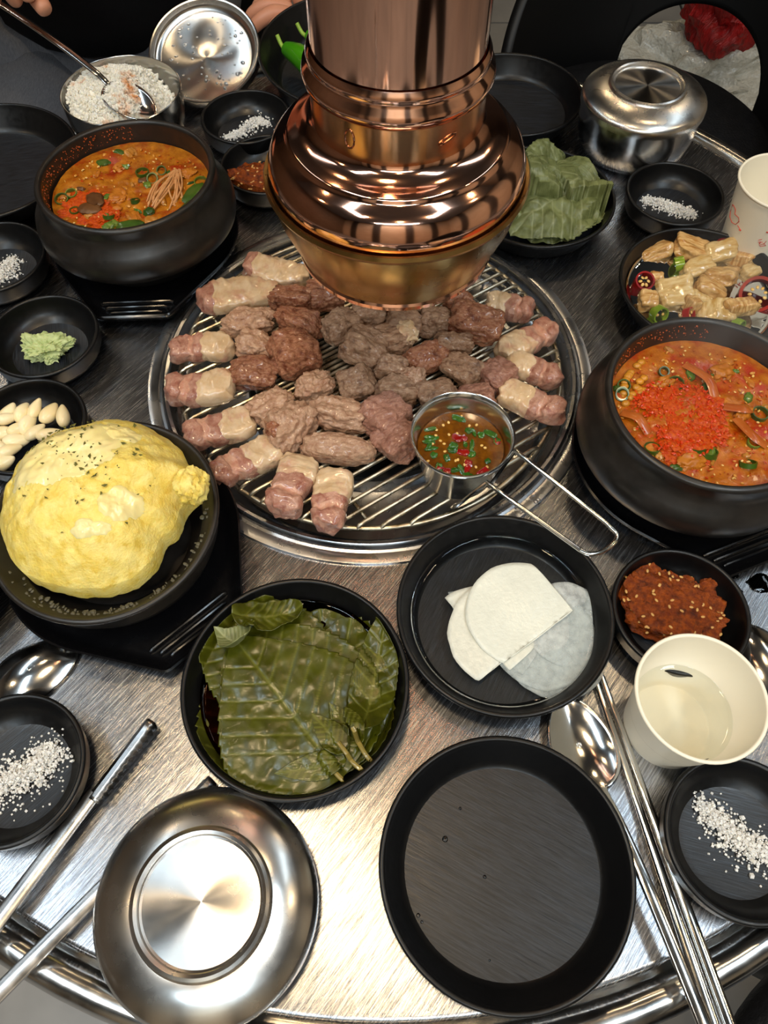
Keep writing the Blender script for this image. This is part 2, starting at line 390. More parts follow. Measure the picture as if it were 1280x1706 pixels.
# ------------------------------------------------------------------ copper hood
HX, HY = .008, .43
hood = thing('exhaust_hood', 'polished copper exhaust pipe with flared hood and brass bowl above the grill', 'exhaust hood', (HX, HY, TZ + .13))
def hp(name, prof, mat, n=96, smooth=35): return mk(name, *lathe([(r, z - .13) for r, z in prof], n), mat, hood, smooth=smooth)
hp('brass_bowl', [(.058, .142), (.0585, .134), (.062, .1315), (.065, .133), (.0655, .1365), (.067, .1385), (.0675, .142), (.0725, .153), (.0775, .166), (.0805, .178), (.0815, .184), (.0832, .1855), (.0842, .188), (.0832, .1905), (.0812, .19), (.0795, .186), (.076, .17), (.066, .147), (.058, .142)], BRASS)
hp('copper_lip', [(.0645, .1325), (.0652, .1312), (.0665, .1322), (.0668, .1352), (.0655, .1372)], COPPER)
hp('flared_dome', [(.0795, .188), (.0803, .1935), (.0798, .199), (.077, .2065), (.0725, .2115), (.0685, .2135), (.0672, .2155), (.0668, .2168), (.0655, .2175), (.061, .2185), (.055, .221), (.0512, .2245), (.0505, .227)], COPPER, 112, 50)
hp('collar', [(.0507, .222), (.0507, .2475), (.049, .2485)], M('collar_brass_copper', (.74, .42, .22, 1), .2, 1, c2='#b07040', scale=8, rvar=(20, .14, .28)))
hp('pipe_bead', [(.049, .2475), (.0515, .2482), (.0538, .2505), (.0545, .2535), (.0538, .257), (.0512, .2595), (.0507, .262), (.0515, .264), (.0507, .266), (.0495, .268)], COPPER, 96, 60)
hp('pipe', [(.0485, .264), (.0482, .50), (.0482, CEIL - TZ)], M('drawn_copper', (.95, .54, .38, 1), .1, 1, c2='#d8987c', scale=14, rvar=(12, .06, .15), stretch=(1, 1, .05), bump=(45, .3, .002, 2)))
for a_, w, h in ((-122, .003, .0055), (-58, .0055, .0014)):
    a = R(a_); q = Vector((.0507 * math.cos(a), .0507 * math.sin(a), .238 - .13)); t = Vector((-math.sin(a), math.cos(a), 0))
    zz = Vector((0, 0, 1))
    pts = [q + t * (w * math.cos(k * PI / 8)) + zz * (h * math.sin(k * PI / 8) + (.3 * w * math.cos(k * PI / 8) if h < w else 0)) for k in range(16)]
    mk('stamped_mark', *sweep(pts, (.0006, .0006), 6, closed=True), COPPER, hood)

# ------------------------------------------------------------------ dishes
def prof_small(r=.046, h=.024):
    o = [(0, .002), (r * .62, .002), (r * .65, 0), (r * .8, .0005), (r * .9, .004), (r * .965, .010), (r * .985, h - .004)]
    o += arc(r - .0018, h - .0018, .0018, -10, 180, 6)
    o += [(r - .0042, h - .006), (r * .86, h - .013), (r * .77, .0068), (r * .68, .0042), (r * .6, .0036), (0, .0036)]
    return o
def prof_med(r=.0725, h=.026):
    o = [(0, .0015), (r * .72, .0015), (r * .735, 0), (r * .78, .0004), (r * .83, .003), (r * .955, h - .005)]
    o += arc(r - .0018, h - .0018, .0018, -20, 180, 6)
    o += [(r * .935, h - .005), (r * .845, .0085), (r * .815, .0048), (r * .79, .0038), (0, .0036)]
    return o
PS, PM, PL = {}, {}, {}
def dish(name, kind, xy, label, cat='dish', r=None, z=0, rot=None, group=None, h=None):
    t = thing(name, label, cat, (xy[0], xy[1], TZ + z), random.Random(label).uniform(0, 3), group)
    if rot: t.rotation_euler = rot
    r = r or (.046 if kind == 's' else .0725)
    key = (kind, r, h)
    if key not in PS:
        p = prof_small(r) if kind == 's' else prof_med(r, h or .026)
        k = len(p) - (3 if kind == 's' else 2)
        o = mk('dish_wall', *lathe(p[:k + 1], 80), BLACK, t, smooth=35); b = mk('dish_base', *lathe(p[k:], 80), BLACK_IN, t, smooth=35)
        PS[key] = (o, b)
    else:
        for s in PS[key]:
            c = s.copy(); C.objects.link(c); c.parent = t
    return t
D = {}
D['plate'] = (.0693, .0441); D['leaf'] = (-.0562, .1498); D['radish'] = (.0806, .1994); D['ssamR'] = (.1985, .2001)
D['wasabi'] = (-.2828, .4444); D['chili'] = (-.0318, .836); D['empty'] = (.1345, .779); D['perR'] = (.1445, .618); D['pick'] = (.2757, .5004)
D['left'] = (-.387, .6655); D['left2'] = (-.3318, .2290); D['saltI'] = (-.3471, .5374); D['garlic'] = (-.2748, .3526)
D['saltBL'] = (-.2262, .0975); D['saltBR'] = (.2079, .059); D['ssamL'] = (-.1133, .6662); D['saltTR'] = (.2748, .6231); D['saltTL'] = (-.1412, .7422)
dish('side_dish', 'm', D['plate'], 'empty black plate with a brushed base and a few dark drops', 'plate')
dish('side_dish', 'm', D['leaf'], 'black dish under the dark green soy marinated perilla leaves')
dish('side_dish', 'm', D['radish'], 'black dish of water holding the white radish slices')
dish('sauce_dish', 's', D['ssamR'], 'small black dish of brown soybean paste beside a paper cup')
dish('sauce_dish', 's', D['wasabi'], 'small black dish with the lump of green wasabi')
dish('side_dish', 'm', D['chili'], 'black plate holding green chili peppers behind the copper pipe', r=.102, rot=(R(3.2), 0, 0), z=.0042, h=.038)
dish('side_dish', 'm', D['empty'], 'empty deep black plate next to the lidded steel rice bowl', 'plate', r=.0735)
dish('side_dish', 'm', D['perR'], 'black dish holding the pale green perilla leaves')
dish('side_dish', 'm', D['pick'], 'black dish of soy pickled onions and chili rings')
dish('side_dish', 'm', D['left'], 'large empty black plate next to the open rice bowl', 'plate', r=.090, z=.0033)
dish('side_dish', 'm', D['left2'], 'black plate poking out beside the steamed egg pot', 'plate')
dish('sauce_dish', 's', D['saltI'], 'small black dish of salt below the large empty plate')
dish('sauce_dish', 's', D['garlic'], 'small black dish filled with peeled garlic cloves')
dish('sauce_dish', 's', D['saltBL'], 'small black dish of salt touching the serrated tongs')
dish('sauce_dish', 's', D['saltBR'], 'small black dish of salt beside the steel chopsticks')
dish('sauce_dish', 's', D['ssamL'], 'small black dish of brown soybean paste beside the copper hood')
dish('sauce_dish', 's', D['saltTR'], 'small black dish of salt in front of the lidded steel bowl')
dish('sauce_dish', 's', D['saltTL'], 'small black dish of salt in front of the upturned steel lid')

# salt
SALT = M('salt', '#e9e4dc', .45, sss=.3)
SALTV = [Vector(v) for v in box(1, 1, 1)[0]]; SALTF = box(1, 1, 1)[1]
def salt(xy, spine, width, n, label, seed, zb=.0037, gs=(.00055, .0013)):
    rg = random.Random(seed); parts = []
    L = len(spine) - 1
    for i in range(n):
        t = rg.random() * L; k = min(int(t), L - 1); f = t - k
        c = Vector((*spine[k], 0)).lerp(Vector((*spine[k + 1], 0)), f)
        w = width * (.55 + .45 * math.sin(PI * (t / L))) 
        d = rg.gauss(0, .42); a = rg.uniform(0, 6.28)
        stray = rg.random() < .06
        rr = abs(d) * w * (1.8 if stray else 1)
        p = c + Vector((math.cos(a) * rr, math.sin(a) * rr, 0))
        h = max(0, 1 - abs(d) / .9) * w * .42 * rg.random() if not stray else 0
        s = rg.uniform(*gs) * (1 if rg.random() < .9 else 1.7)
        rad = Vector(p).length
        hz = zb + s * .4 + h + max(0, rad - .029) * .55
        m = rrot(rg); parts.append(([m @ (v * s) + Vector((p.x, p.y, hz)) for v in SALTV], SALTF))
    o = mk('salt_pile', *join(parts), SALT, None, (xy[0], xy[1], TZ), smooth=0)
    tag(o, label, 'salt', kind='stuff')
def rel(pts, xy, z=.006):
    out = []
    for u, v in pts:
        q, _ = at(u, v, z); out.append((q.x - xy[0], q.y - xy[1]))
    return out
salt(D['saltBL'], rel([(-40, 1330), (20, 1300), (60, 1280), (88, 1248)], D['saltBL']), .019, 2600, 'coarse white salt in the dish touching the tongs', 1)
salt(D['saltBR'], rel([(1170, 1340), (1210, 1380), (1250, 1410), (1300, 1430)], D['saltBR']), .015, 2000, 'coarse white salt in the dish beside the chopsticks', 2)
salt(D['saltTR'], rel([(1075, 1e-9 + 330), (1105, 340), (1135, 350), (1155, 355)], D['saltTR']), .013, 1500, 'white salt in the dish in front of the lidded steel bowl', 4)
salt(D['saltTL'], rel([(445, 205), (430, 197), (415, 208), (400, 222), (378, 226)], D['saltTL']), .011, 1300, 'white salt in the dish in front of the upturned lid', 5)
salt(D['saltI'], rel([(-40, 455), (-10, 460), (8, 450), (20, 430)], D['saltI']), .016, 1700, 'coarse white salt in the dish below the large empty plate', 6)

# ------------------------------------------------------------------ stoneware pots on trays
def hull2(pts):
    pts = sorted(pts); lo, up = [], []
    cr = lambda o, a, b: (a[0] - o[0]) * (b[1] - o[1]) - (a[1] - o[1]) * (b[0] - o[0])
    for p in pts:
        while len(lo) > 1 and cr(lo[-2], lo[-1], p) <= 0: lo.pop()
        lo.append(p)
    for p in reversed(pts):
        while len(up) > 1 and cr(up[-2], up[-1], p) <= 0: up.pop()
        up.append(p)
    return lo[:-1] + up[:-1]
def tray_mesh():
    rr, hw, hl = .0845, .034, .103; pts = [(rr * math.cos(2 * PI * i / 90), rr * math.sin(2 * PI * i / 90)) for i in range(90)]
    for sy in (-1,):
        for sx in (-1, 1):
            cx, cy = sx * (hw - .006), sy * (hl - .006)
            pts += [(cx + .006 * math.cos(k * PI / 6), cy + .006 * math.sin(k * PI / 6)) for k in range(12)]
    o = hull2(pts); n = len(o)
    def ring(inset, z):
        out = []
        for x, y in o:
            l = math.hypot(x, y); out.append(Vector((x * (l - inset) / l, y * (l - inset) / l, z)))
        return out
    rows = [ring(.012, 0), ring(.006, .002), ring(.0005, .0105), ring(.0, .0122), ring(.0012, .0132), ring(.0028, .0124), ring(.0075, .0065), ring(.014, .0052)]
    V = [v for r in rows for v in r]; Fc = []
    for k in range(len(rows) - 1):
        for i in range(n): j = (i + 1) % n; Fc.append((k * n + i, k * n + j, (k + 1) * n + j, (k + 1) * n + i))
    Fc.append(tuple(range(n))[::-1]); Fc.append(tuple((len(rows) - 1) * n + i for i in range(n)))
    return V, Fc
TRAY = None
def tray(xy, rz, label):
    global TRAY
    if TRAY is None:
        t = thing('pot_tray', label, 'tray', (xy[0], xy[1], TZ), rz); TRAY = t
        mk('tray_body', *tray_mesh(), TRAYM, t, smooth=45)
        for s in (-1,):
            for k, y in enumerate((.079, .085, .091)):
                hw = .031 - .0045 * k
                mk('grip_ridge', *sweep([(-hw, 0, 0), (-hw + .002, 0, .0012), (hw - .002, 0, .0012), (hw, 0, 0)], (.0013, .0016), 8), TRAYM, t, (0, s * (y + .001), .0058))
        return t
    return dup(TRAY, (xy[0], xy[1], TZ), rz, label)
TOPZ = .0052
def pot(xy, label, zs=1.0):
    t = thing('stone_pot', label, 'pot', (xy[0], xy[1], TZ + TOPZ))
    s = lambda P: [(r, z * zs) for r, z in P]
    mk('pot_body', *lathe(s([(0, 0), (.056, 0), (.061, .002), (.070, .012), (.0765, .021), (.0785, .0245), (.0835, .0255), (.0862, .0285), (.0873, .034), (.0872, .040), (.0858, .0455), (.0825, .0505), (.0785, .0555), (.0762, .0605), (.0757, .065), (.0765, .0705)] + arc(.0735, .0705, .003, 0, 180, 8)), 96), STONE, t, smooth=40)
    mk('pot_inside', *lathe(s([(.0705, .0705), (.0695, .062), (.0685, .052), (.066, .035), (.06, .018), (.05, .01), (0, .008)]), 96), STONE_IN, t, smooth=60)
    return t
PL_, PR_, PE_ = (-.2185, .5745), (.2285, .3345), (-.1868, .2570)
tray_l = tray(PL_, R(2), 'black pot tray under the stew pot by the wasabi dish')
tray_r = tray(PR_, R(22), 'black pot tray under the stew pot by the pickles')
egg_tray = tray(PE_, R(42), 'black pot tray under the steamed egg pot')
def specks(t, a0, a1, n, seed):
    rg = random.Random(seed); parts = []
    for i in range(n):
        a = R(rg.uniform(a0, a1)); z = rg.uniform(.0585, .0700); r = .0703 - (.0705 - z) * .12; sz = rg.uniform(.0002, .0009)
        m = rrot(rg); parts.append(([m @ (Vector(v) * sz) + Vector((r * math.cos(a), r * math.sin(a), z)) for v in OCT[0]], OCT[1]))
    o = mk('dried_splashes', *join(parts), M('dried_chili_broth', '#a84a12', .5), t, smooth=0); o['kind'] = 'stuff'
pot_l = pot(PL_, 'black stoneware pot of orange stew with enoki mushrooms'); pot_r = pot(PR_, 'black stoneware pot of bubbling red stew')
specks(pot_l, 95, 205, 210, 1); specks(pot_r, 80, 175, 160, 2)
def lean(tray_o, others):
    """the tray's edge rests on the raised grill ring: tip it just enough, with what stands on it; returns the lift at its middle"""
    c0 = tray_o.location.copy(); d = Vector((TC.x - c0.x, TC.y - c0.y, 0)); dist = d.length; d.normalize()
    ring = [(.166, .002), (.168, .0055), (.1705, .0062), (.1722, .005), (.1735, .0016), (.1765, .0028), (.181, .0034), (.1853, .0026)]
    def under(r): return 0 if r < .0725 else (.002 * (r - .0725) / .006 if r < .0785 else .002 + .0085 * (r - .0785) / .0055)
    a = max([0] + [math.atan2(z - under(dist - r), dist - r + .0725) for r, z in ring if dist - r < .0843])
    lift = .0725 * math.sin(a); m = Matrix.Translation(c0 + Vector((0, 0, lift))) @ Matrix.Rotation(a, 4, Vector((d.y, -d.x, 0))) @ Matrix.Translation(-c0)
    for r_ in [tray_o] + others:
        m4 = m @ (Matrix.Translation(r_.location) @ r_.rotation_euler.to_matrix().to_4x4()); r_.location = m4.to_translation(); r_.rotation_euler = m4.to_euler()
    return lift
lift_l = lean(tray_l, [pot_l]); lift_r = lean(tray_r, [pot_r])
t = egg_pot = thing('stone_pot', 'black stoneware pot crusted around the steamed egg', 'pot', (PE_[0], PE_[1], TZ + TOPZ))
mk('pot_body', *lathe([(0, 0), (.054, 0), (.060, .002), (.068, .012), (.0725, .024), (.0745, .038), (.0765, .042)] + arc(.0752, .0435, .0022, -20, 150, 6) + [(.0715, .0425), (.067, .036), (.064, .034), (.061, .025), (.05, .01), (0, .009)], 96), STONE, t, smooth=40)
rg = random.Random(9); parts = []
for i in range(170):
    a = rg.gauss(R(-75), R(50)); r = rg.uniform(.064, .074); sz = rg.uniform(.0006, .0022); zz = .034 + (r - .064) * .85
    v_, f_ = blob((sz, sz * rg.uniform(.4, 1), sz * .35), i, 2.5, .4, 2, 0, 2, .4); parts.append((xf((v_, f_), (r * math.cos(a), r * math.sin(a), zz), a)))
o = mk('egg_crust', *join(parts), M('dried_egg', '#4c4838', .5, rnd=.2), t, smooth=60); o['kind'] = 'stuff'


# stews
BROTH = M('stew_broth', '#8c4a08', .14, c2='#b8741c', scale=26, detail=6, c3='#963206', scale3=22, lo3=.48, hi3=.66, coat=.2, bump=(80, .5, .003))
BROTH2 = M('red_stew_broth', '#9a4c06', .16, c2='#bd7016', scale=26, detail=6, c3='#a22c05', scale3=24, lo3=.46, hi3=.66, coat=.2, bump=(90, .6, .003))
REDOIL = M('red_pepper_paste', '#a52a04', .28, c2='#c4560e', scale=140, spec=.35, bump=(190, .7, .002))
SCAL = M('scallion', '#3a5a14', .3, c2='#6d8030', scale=40, coat=.3)
SCALD = M('scallion_dark', '#24400f', .3, c2='#3f5a18', scale=50, coat=.3)
ENOKI = M('enoki', '#cf9a68', .35, c2='#b87f4c', scale=60, coat=.3)
TOFU = M('tofu', '#b8701e', .35, c2='#a05a12', scale=50, sss=.2)
SEED = M('chili_seed', '#e8c47c', .35, c2='#d8a850', scale=60)
BEEF = M('dark_mushroom', '#4a2c14', .4, c2='#6b4420', scale=60)
BEAN = M('bean', '#c07f22', .3, rnd=.15, coat=.3)
def scallion_ring(rr, h, th=.0009, n=14):
    return lathe([(rr, -h), (rr, h), (rr - th, h), (rr - th, -h)], n, True)
def stew(xy, z, r, brothmat, label, seed, red):
    t = thing('stew', label, 'stew', (xy[0], xy[1], TZ + z)); rg = random.Random(seed)
    n = 96; V, Fc = [], []; K = 26
    for k in range(K + 1):
        rr = r * k / K
        for i in range(n):
            a = 2 * PI * i / n; x, y = rr * math.cos(a), rr * math.sin(a)
            h = .0022 * fbm(Vector((x * 55 + seed, y * 55, seed)), 3) + .0012 * noise.noise(Vector((x * 260, y * 260, seed)))
            for cx, cy, cr, ch in red:
                d = math.hypot(x - cx, y - cy) / cr
                if d < 1: h += ch * (1 - d * d) ** 2
            if k > K - 2: h *= .3
            V.append((x, y, h))
    for k in range(K):
        for i in range(n):
            j = (i + 1) % n; Fc.append((k * n + i, k * n + j, (k + 1) * n + j, (k + 1) * n + i))
    m = len(V); V += [(x * .98, y * .98, -.012) for x, y, _ in V[-n:]]
    for i in range(n): j = (i + 1) % n; Fc.append((K * n + i, K * n + j, m + j, m + i))
    mk('broth', V, Fc, brothmat, t, smooth=60)
    return t, rg
def inr(u, v, xy, z, lim=.0595):
    q, _ = at(u, v, z); x, y = q.x - xy[0], q.y - xy[1]; k = min(1, lim / max(math.hypot(x, y), 1e-6)); return x * k, y * k
zL = .060 + lift_l
t, rg = stew(PL_, zL, .0682, BROTH, 'orange soybean stew with enoki and scallions in the pot by the rice', 11, [])
pts = [inr(u, v, PL_, zL, .047) for u, v in ((150, 335), (128, 352), (165, 360))]
for x, y in pts: mk('pepper_paste', *blob((.016, .013, .0026), x * 100, 2.2, .45, 2.4, .22, 5, .3), REDOIL, t, (x, y, -.0012))
for u, v, rr in ((238, 290, .006), (270, 287, .0045), (126, 354, .0045), (226, 337, .004), (345, 305, .006), (182, 363, .005), (300, 360, .005), (100, 335, .006), (255, 300, .005), (120, 325, .005), (330, 345, .006)):
    x, y = inr(u, v, PL_, zL)
    mk('scallion_slice', *xf(scallion_ring(rr, .0016), rot=Matrix.Rotation(rg.uniform(-.6, .6), 3, 'X')), SCALD if rg.random() < .6 else SCAL, t, (x, y, .0012))
for u, v, sx, sy, a in ((218, 378, .012, .006, .1), (325, 325, .014, .008, 1.2), (318, 345, .011, .006, .9)):
    x, y = inr(u, v, PL_, zL); mk('zucchini_piece', *blob((sx, sy, .003), u, 3, .2, 1.5, .05, 3), SCALD, t, (x, y, -.0018), (0, 0, a))
for u, v in ((160, 338), (152, 352)):
    x, y = inr(u, v, PL_, zL); mk('mushroom_piece', *blob((.009, .007, .003), v, 3, .25, 1.5, .08, 3), BEEF, t, (x, y, 0), (0, 0, v))
for u, v in ((200, 322), (205, 275), (222, 362), (195, 330), (315, 288)):
    x, y = inr(u, v, PL_, zL); mk('tofu_piece', *blob((.0075, .0055, .003), u, 3, .3, 1.8, .1, 4), TOFU, t, (x, y, -.003), (0, 0, u))
for k in range(16):
    x0, y0 = inr(296 + rg.uniform(-6, 6), 292 + rg.uniform(-4, 6), PL_, zL); x1, y1 = inr(rg.uniform(240, 316), rg.uniform(335, 352), PL_, zL)
    xm, ym = (x0 + x1) / 2 + rg.uniform(-.004, .004), (y0 + y1) / 2 + rg.uniform(-.004, .004)
    mk('enoki_stem', *sweep(spline([(x0, y0, .0035), (xm + rg.uniform(-.004, .004), ym + rg.uniform(-.003, .003), .0042 + rg.uniform(0, .0015)), (x1, y1, .0006)], 5), (.0008, .0008), 6), ENOKI, t)
def bits(name, t, n, rr, mat, size, rg, zz=.001, mesh=2, ctr=(0, 0)):
    parts = []
    V, Fc = ico(mesh) if mesh else OCT
    for i in range(n):
        a = rg.uniform(0, 6.28); r = rr * math.sqrt(rg.random()); s = rg.uniform(*size)
        m = rrot(rg); parts.append(([m @ Vector((v[0] * s, v[1] * s * .7, v[2] * s * .45)) + Vector((ctr[0] + r * math.cos(a), ctr[1] + r * math.sin(a), zz)) for v in V], Fc))
    o = mk(name, *join(parts), mat, t, smooth=60); o['kind'] = 'stuff'; return o
bits('seeds', t, 60, .062, SEED, (.0008, .0016), rg)
bits('pepper_flakes', t, 160, .062, REDOIL, (.0006, .0015), rg, mesh=0)
def veg(t, n, rr, mats, rg):
    for k in range(n):
        a = rg.uniform(0, 6.28); r = rr * math.sqrt(rg.random()); w = rg.uniform(.0025, .006)
        mk('vegetable_piece', *blob((w, w * rg.uniform(.4, .8), .0022), k + 3, 3, .3, 1.8, .1, 3, .5), rg.choice(mats), t, (r * math.cos(a), r * math.sin(a), -.0008 - rg.uniform(0, .0008)), (rg.uniform(-.25, .25), rg.uniform(-.25, .25), a * 3))
def foam(t, n, rr, rg):
    o = bits('broth_bubbles', t, n, rr, M('broth_bubble', '#c98a38', .06, coat=.5), (.0008, .002), rg, .0008, 2); return o
ONI = M('stewed_onion', '#b9803a', .22, c2='#a0641e', scale=120, coat=.3)
veg(t, 34, .06, [SCALD, SCAL, ONI, ONI, TOFU, BEEF], rg); foam(t, 60, .062, rg)
zR = .0605 + lift_r
cx, cy = inr(1130, 700, PR_, zR)
t, rg = stew(PR_, zR, .0682, BROTH2, 'bubbling red soybean stew in the pot by the pickles', 23, [(cx, cy, .04, .004)])
for u, v, s in ((1120, 690, .021), (1165, 680, .018), (1130, 735, .02), (1090, 670, .014), (1175, 720, .014)):
    x, y = inr(u, v, PR_, zR); mk('pepper_paste', *blob((s, s * .85, .0036), u, 2.2, .45, 2.4, .22, 5, .3), REDOIL, t, (x, y, -.0004), (0, 0, u))
for u, v, rr in ((1022, 655, .005), (1035, 660, .005), (1125, 642, .006), (1265, 692, .006), (1160, 750, .006), (1180, 757, .006), (1245, 775, .006), (1020, 640, .005), (1255, 740, .005), (1085, 750, .0055), (1105, 622, .004)):
    x, y = inr(u, v, PR_, zR); mk('scallion_slice', *xf(scallion_ring(rr, .0018), rot=Matrix.Rotation(rg.uniform(-.7, .7), 3, 'X')), SCALD if rg.random() < .6 else SCAL, t, (x, y, .0015))
for u, v, sx, sy, a in ((1200, 622, .010, .009, .3), (1238, 690, .009, .006, .8), (1150, 770, .012, .008, .2), (1105, 640, .009, .006, .5)):
    x, y = inr(u, v, PR_, zR); mk('tofu_piece', *blob((sx * .85, sy * .8, .0045), u, 3, .3, 1.8, .1, 4), TOFU, t, (x, y, -.0035), (0, 0, a))
for k in range(24):
    u, v = rg.choice(((1028, 615), (1035, 632), (1040, 665), (1060, 660), (1055, 600), (1075, 645))); x, y = inr(u + rg.uniform(-14, 14), v + rg.uniform(-14, 14), PR_, zR)
    mk('soybean', *blob((.0032, .0028, .002), k, 2, .1, 1.5, .02, 2, .6), BEAN, t, (x, y, 0))
for (a, b, c) in (((1140, 610), (1175, 640), (1190, 665)), ((1035, 690), (1060, 705), (1080, 725)), ((1205, 680), (1235, 690), (1250, 685)), ((1225, 700), (1250, 735), (1275, 745))):
    P = [(*inr(*q, PR_, zR), zz) for q, zz in ((a, .002), (b, .006), (c, .002))]
    mk('cabbage_strip', *sweep(spline(P, 6), (.0035, .0008), 8), M('cabbage', '#b8682a', .3, c2='#a04814', scale=40, coat=.4), t)
bits('seeds', t, 70, .062, SEED, (.0008, .0016), rg)
bits('pepper_flakes', t, 260, .06, REDOIL, (.0007, .0018), rg, mesh=0); bits('chili_flakes', t, 420, .034, M('chili_flake', '#b8330a', .25, rnd=.2), (.0008, .002), rg, .0042, 0, (cx, cy))
veg(t, 30, .061, [SCALD, ONI, ONI, TOFU, TOFU, SCAL], rg); foam(t, 110, .062, rg)

# steamed egg
EGG = M('steamed_egg', '#ecd062', .4, c2='#f3df86', scale=25, c3='#e2c250', scale3=60, sss=.25, bump=(150, .6, .003))
CHEESE = M('melted_cheese', '#f3e4a6', .28, c2='#f1dd90', scale=12, sss=.3, coat=.3, bump=(40, .15, .002))
HERB = M('dried_herb', '#6a6426', .7, c2='#4a4a16', scale=300)
ec, _ = at(160, 822, .060); et = thing('steamed_egg', 'puffed yellow steamed egg with melted cheese and herb flakes', 'steamed egg', (ec.x, ec.y, TZ + .052))
def egg_r(a):
    r = .0640 + .0035 * noise.noise(Vector((math.cos(a) * 1.6, math.sin(a) * 1.6, 3))) + .0016 * noise.noise(Vector((math.cos(a) * 6, math.sin(a) * 6, 9)))
    r += .010 * math.exp(-((a - R(10)) / R(9)) ** 2) - .005 * math.exp(-((a - R(-8)) / R(9)) ** 2) - .006 * math.exp(-((a - R(-30)) / R(12)) ** 2)
    return r
def egg_h(x, y, k):
    h = .036 * (1 - k ** 3.2) + .0030 * fbm(Vector((x * 48, y * 48, 2)), 4) + .0011 * fbm(Vector((x * 190, y * 190, 5)), 3) * (.35 + .65 * k)
    return h
K, n = 72, 220; V, Fc = [], []
for k in range(K + 1):
    f = (k / K)
    for i in range(n):
        a = 2 * PI * i / n - PI; rr = egg_r(a) * math.sin(f * PI / 2) ** .9; x, y = rr * math.cos(a), rr * math.sin(a)
        V.append((x, y, egg_h(x, y, math.sin(f * PI / 2) ** .9) - (.016 if k == K else 0)))
for k in range(K):
    for i in range(n): j = (i + 1) % n; Fc.append((k * n + i, k * n + j, (k + 1) * n + j, (k + 1) * n + i))
mk('egg_body', V, Fc, EGG, et, smooth=80)
lean(egg_tray, [egg_pot, et])
mk('egg_lobe', *blob((.011, .012, .011), 4, 2.2, .3, 2, .12, 4, .9), EGG, et, (.069, .0, .008))
def cheese(cx, cy, rx, ry, rot, seed, th=.0016):
    K, n = 18, 72; V, Fc = [], []
    for k in range(K + 1):
        f = k / K
        for i in range(n):
            a = 2 * PI * i / n; w = 1 + .28 * fbm(Vector((math.cos(a) * 1.5, math.sin(a) * 1.5, seed)), 3)
            x, y = rx * w * f * math.cos(a), ry * w * f * math.sin(a)
            x, y = cx + x * math.cos(rot) - y * math.sin(rot), cy + x * math.sin(rot) + y * math.cos(rot)
            rho = min(1, math.hypot(x, y) / egg_r(math.atan2(y, x)))
            V.append((x, y, egg_h(x, y, rho) + th * (1 - f ** 4) - .0004 - (.0008 if k == K else 0)))
    for k in range(K):
        for i in range(n): j = (i + 1) % n; Fc.append((k * n + i, k * n + j, (k + 1) * n + j, (k + 1) * n + i))
    mk('cheese_patch', V, Fc, CHEESE, et, smooth=80)
cheese(-.012, .016, .040, .026, .3, 1); cheese(.028, -.02, .013, .012, .5, 4); cheese(.02, .036, .014, .009, -.4, 7); cheese(.012, -.038, .012, .006, .2, 9)
rg = random.Random(5); parts = []
for i in range(150):
    cxx, cyy, sd = rg.choice(((-.008, .03, .013), (.008, .012, .012), (.0, .02, .03), (.01, -.008, .02), (-.03, .03, .012)))
    x, y = rg.gauss(cxx, sd), rg.gauss(cyy, sd * .8)
    rho = math.hypot(x, y) / .064
    if rho > .95: continue
    s = rg.choice((.0005, .0008, .0011, .0016, .0022)); m = Matrix.Rotation(rg.uniform(0, 6.28), 3, 'Z') @ Matrix.Rotation(rg.uniform(-.4, .4), 3, 'X')
    parts.append(([m @ Vector((v[0] * s, v[1] * s * .5 + v[0] * v[0] * s * .3, v[2] * s * .12)) + Vector((x, y, egg_h(x, y, rho) + .0012)) for v in OCT[0]], OCT[1]))
o = mk('herb_flakes', *join(parts), HERB, et, smooth=0); o['kind'] = 'stuff'

# ------------------------------------------------------------------ steel bowls and lids
def lid_parts(t, rmax=.0605, zo=0, hs=1):
    """foot ring up, open side down"""
    k = rmax / .0605
    mk('lid_dome', *lathe([(.058 * k, zo), (rmax, zo), (rmax, zo + .007 * hs), (.0600 * k, zo + .0095 * hs), (.0578 * k, zo + .0128 * hs), (.050 * k, zo + .0182 * hs), (.041 * k, zo + .0222 * hs), (.0375 * k, zo + .0232 * hs), (.0367 * k, zo + .0245 * hs), (.0362 * k, zo + .0262 * hs), (.0345 * k, zo + .0272 * hs), (.0328 * k, zo + .0262 * hs), (.0322 * k, zo + .0235 * hs), (.031 * k, zo + .0228 * hs)], 96), STEEL_DOME, t, smooth=35)
    mk('lid_centre', *lathe([(.031 * k, zo + .0228 * hs), (.015 * k, zo + .0229 * hs), (0, zo + .0229 * hs)], 96), STEEL_SPUN, t, smooth=35)
def bowl_parts(t, open_=False):
    p = [(0, .002), (.037, .002), (.039, 0), (.042, .0008), (.049, .005), (.0545, .0135), (.0574, .025), (.0585, .038), (.0590, .052 if not open_ else .049), (.0590, .054 if not open_ else .051)]
    if open_: p += [(.0582, .0516), (.0577, .051), (.0573, .04), (.0558, .028), (.052, .017), (.045, .0075), (.038, .0035), (0, .003)]
    else: p += [(.055, .054), (0, .053)]
    mk('bowl_body', *lathe(p, 96), STEEL, t, smooth=40)
tb = thing('rice_bowl', 'closed round stainless steel rice bowl with its lid on', 'bowl', (.2525, .7215, TZ)); bowl_parts(tb); lid_parts(tb, .0602, .0505, .74)
tr_ = thing('rice_bowl', 'open stainless steel bowl of white rice with a spoon in it', 'bowl', (-.2606, .7420, TZ)); bowl_parts(tr_, True)
tl = thing('bowl_lid', 'round stainless steel bowl lid lying foot ring up over the tongs', 'lid', (-.0993, .0254, TZ + .0110), rot=(R(.3), R(.6), 0)); lid_parts(tl, .0624, .0)
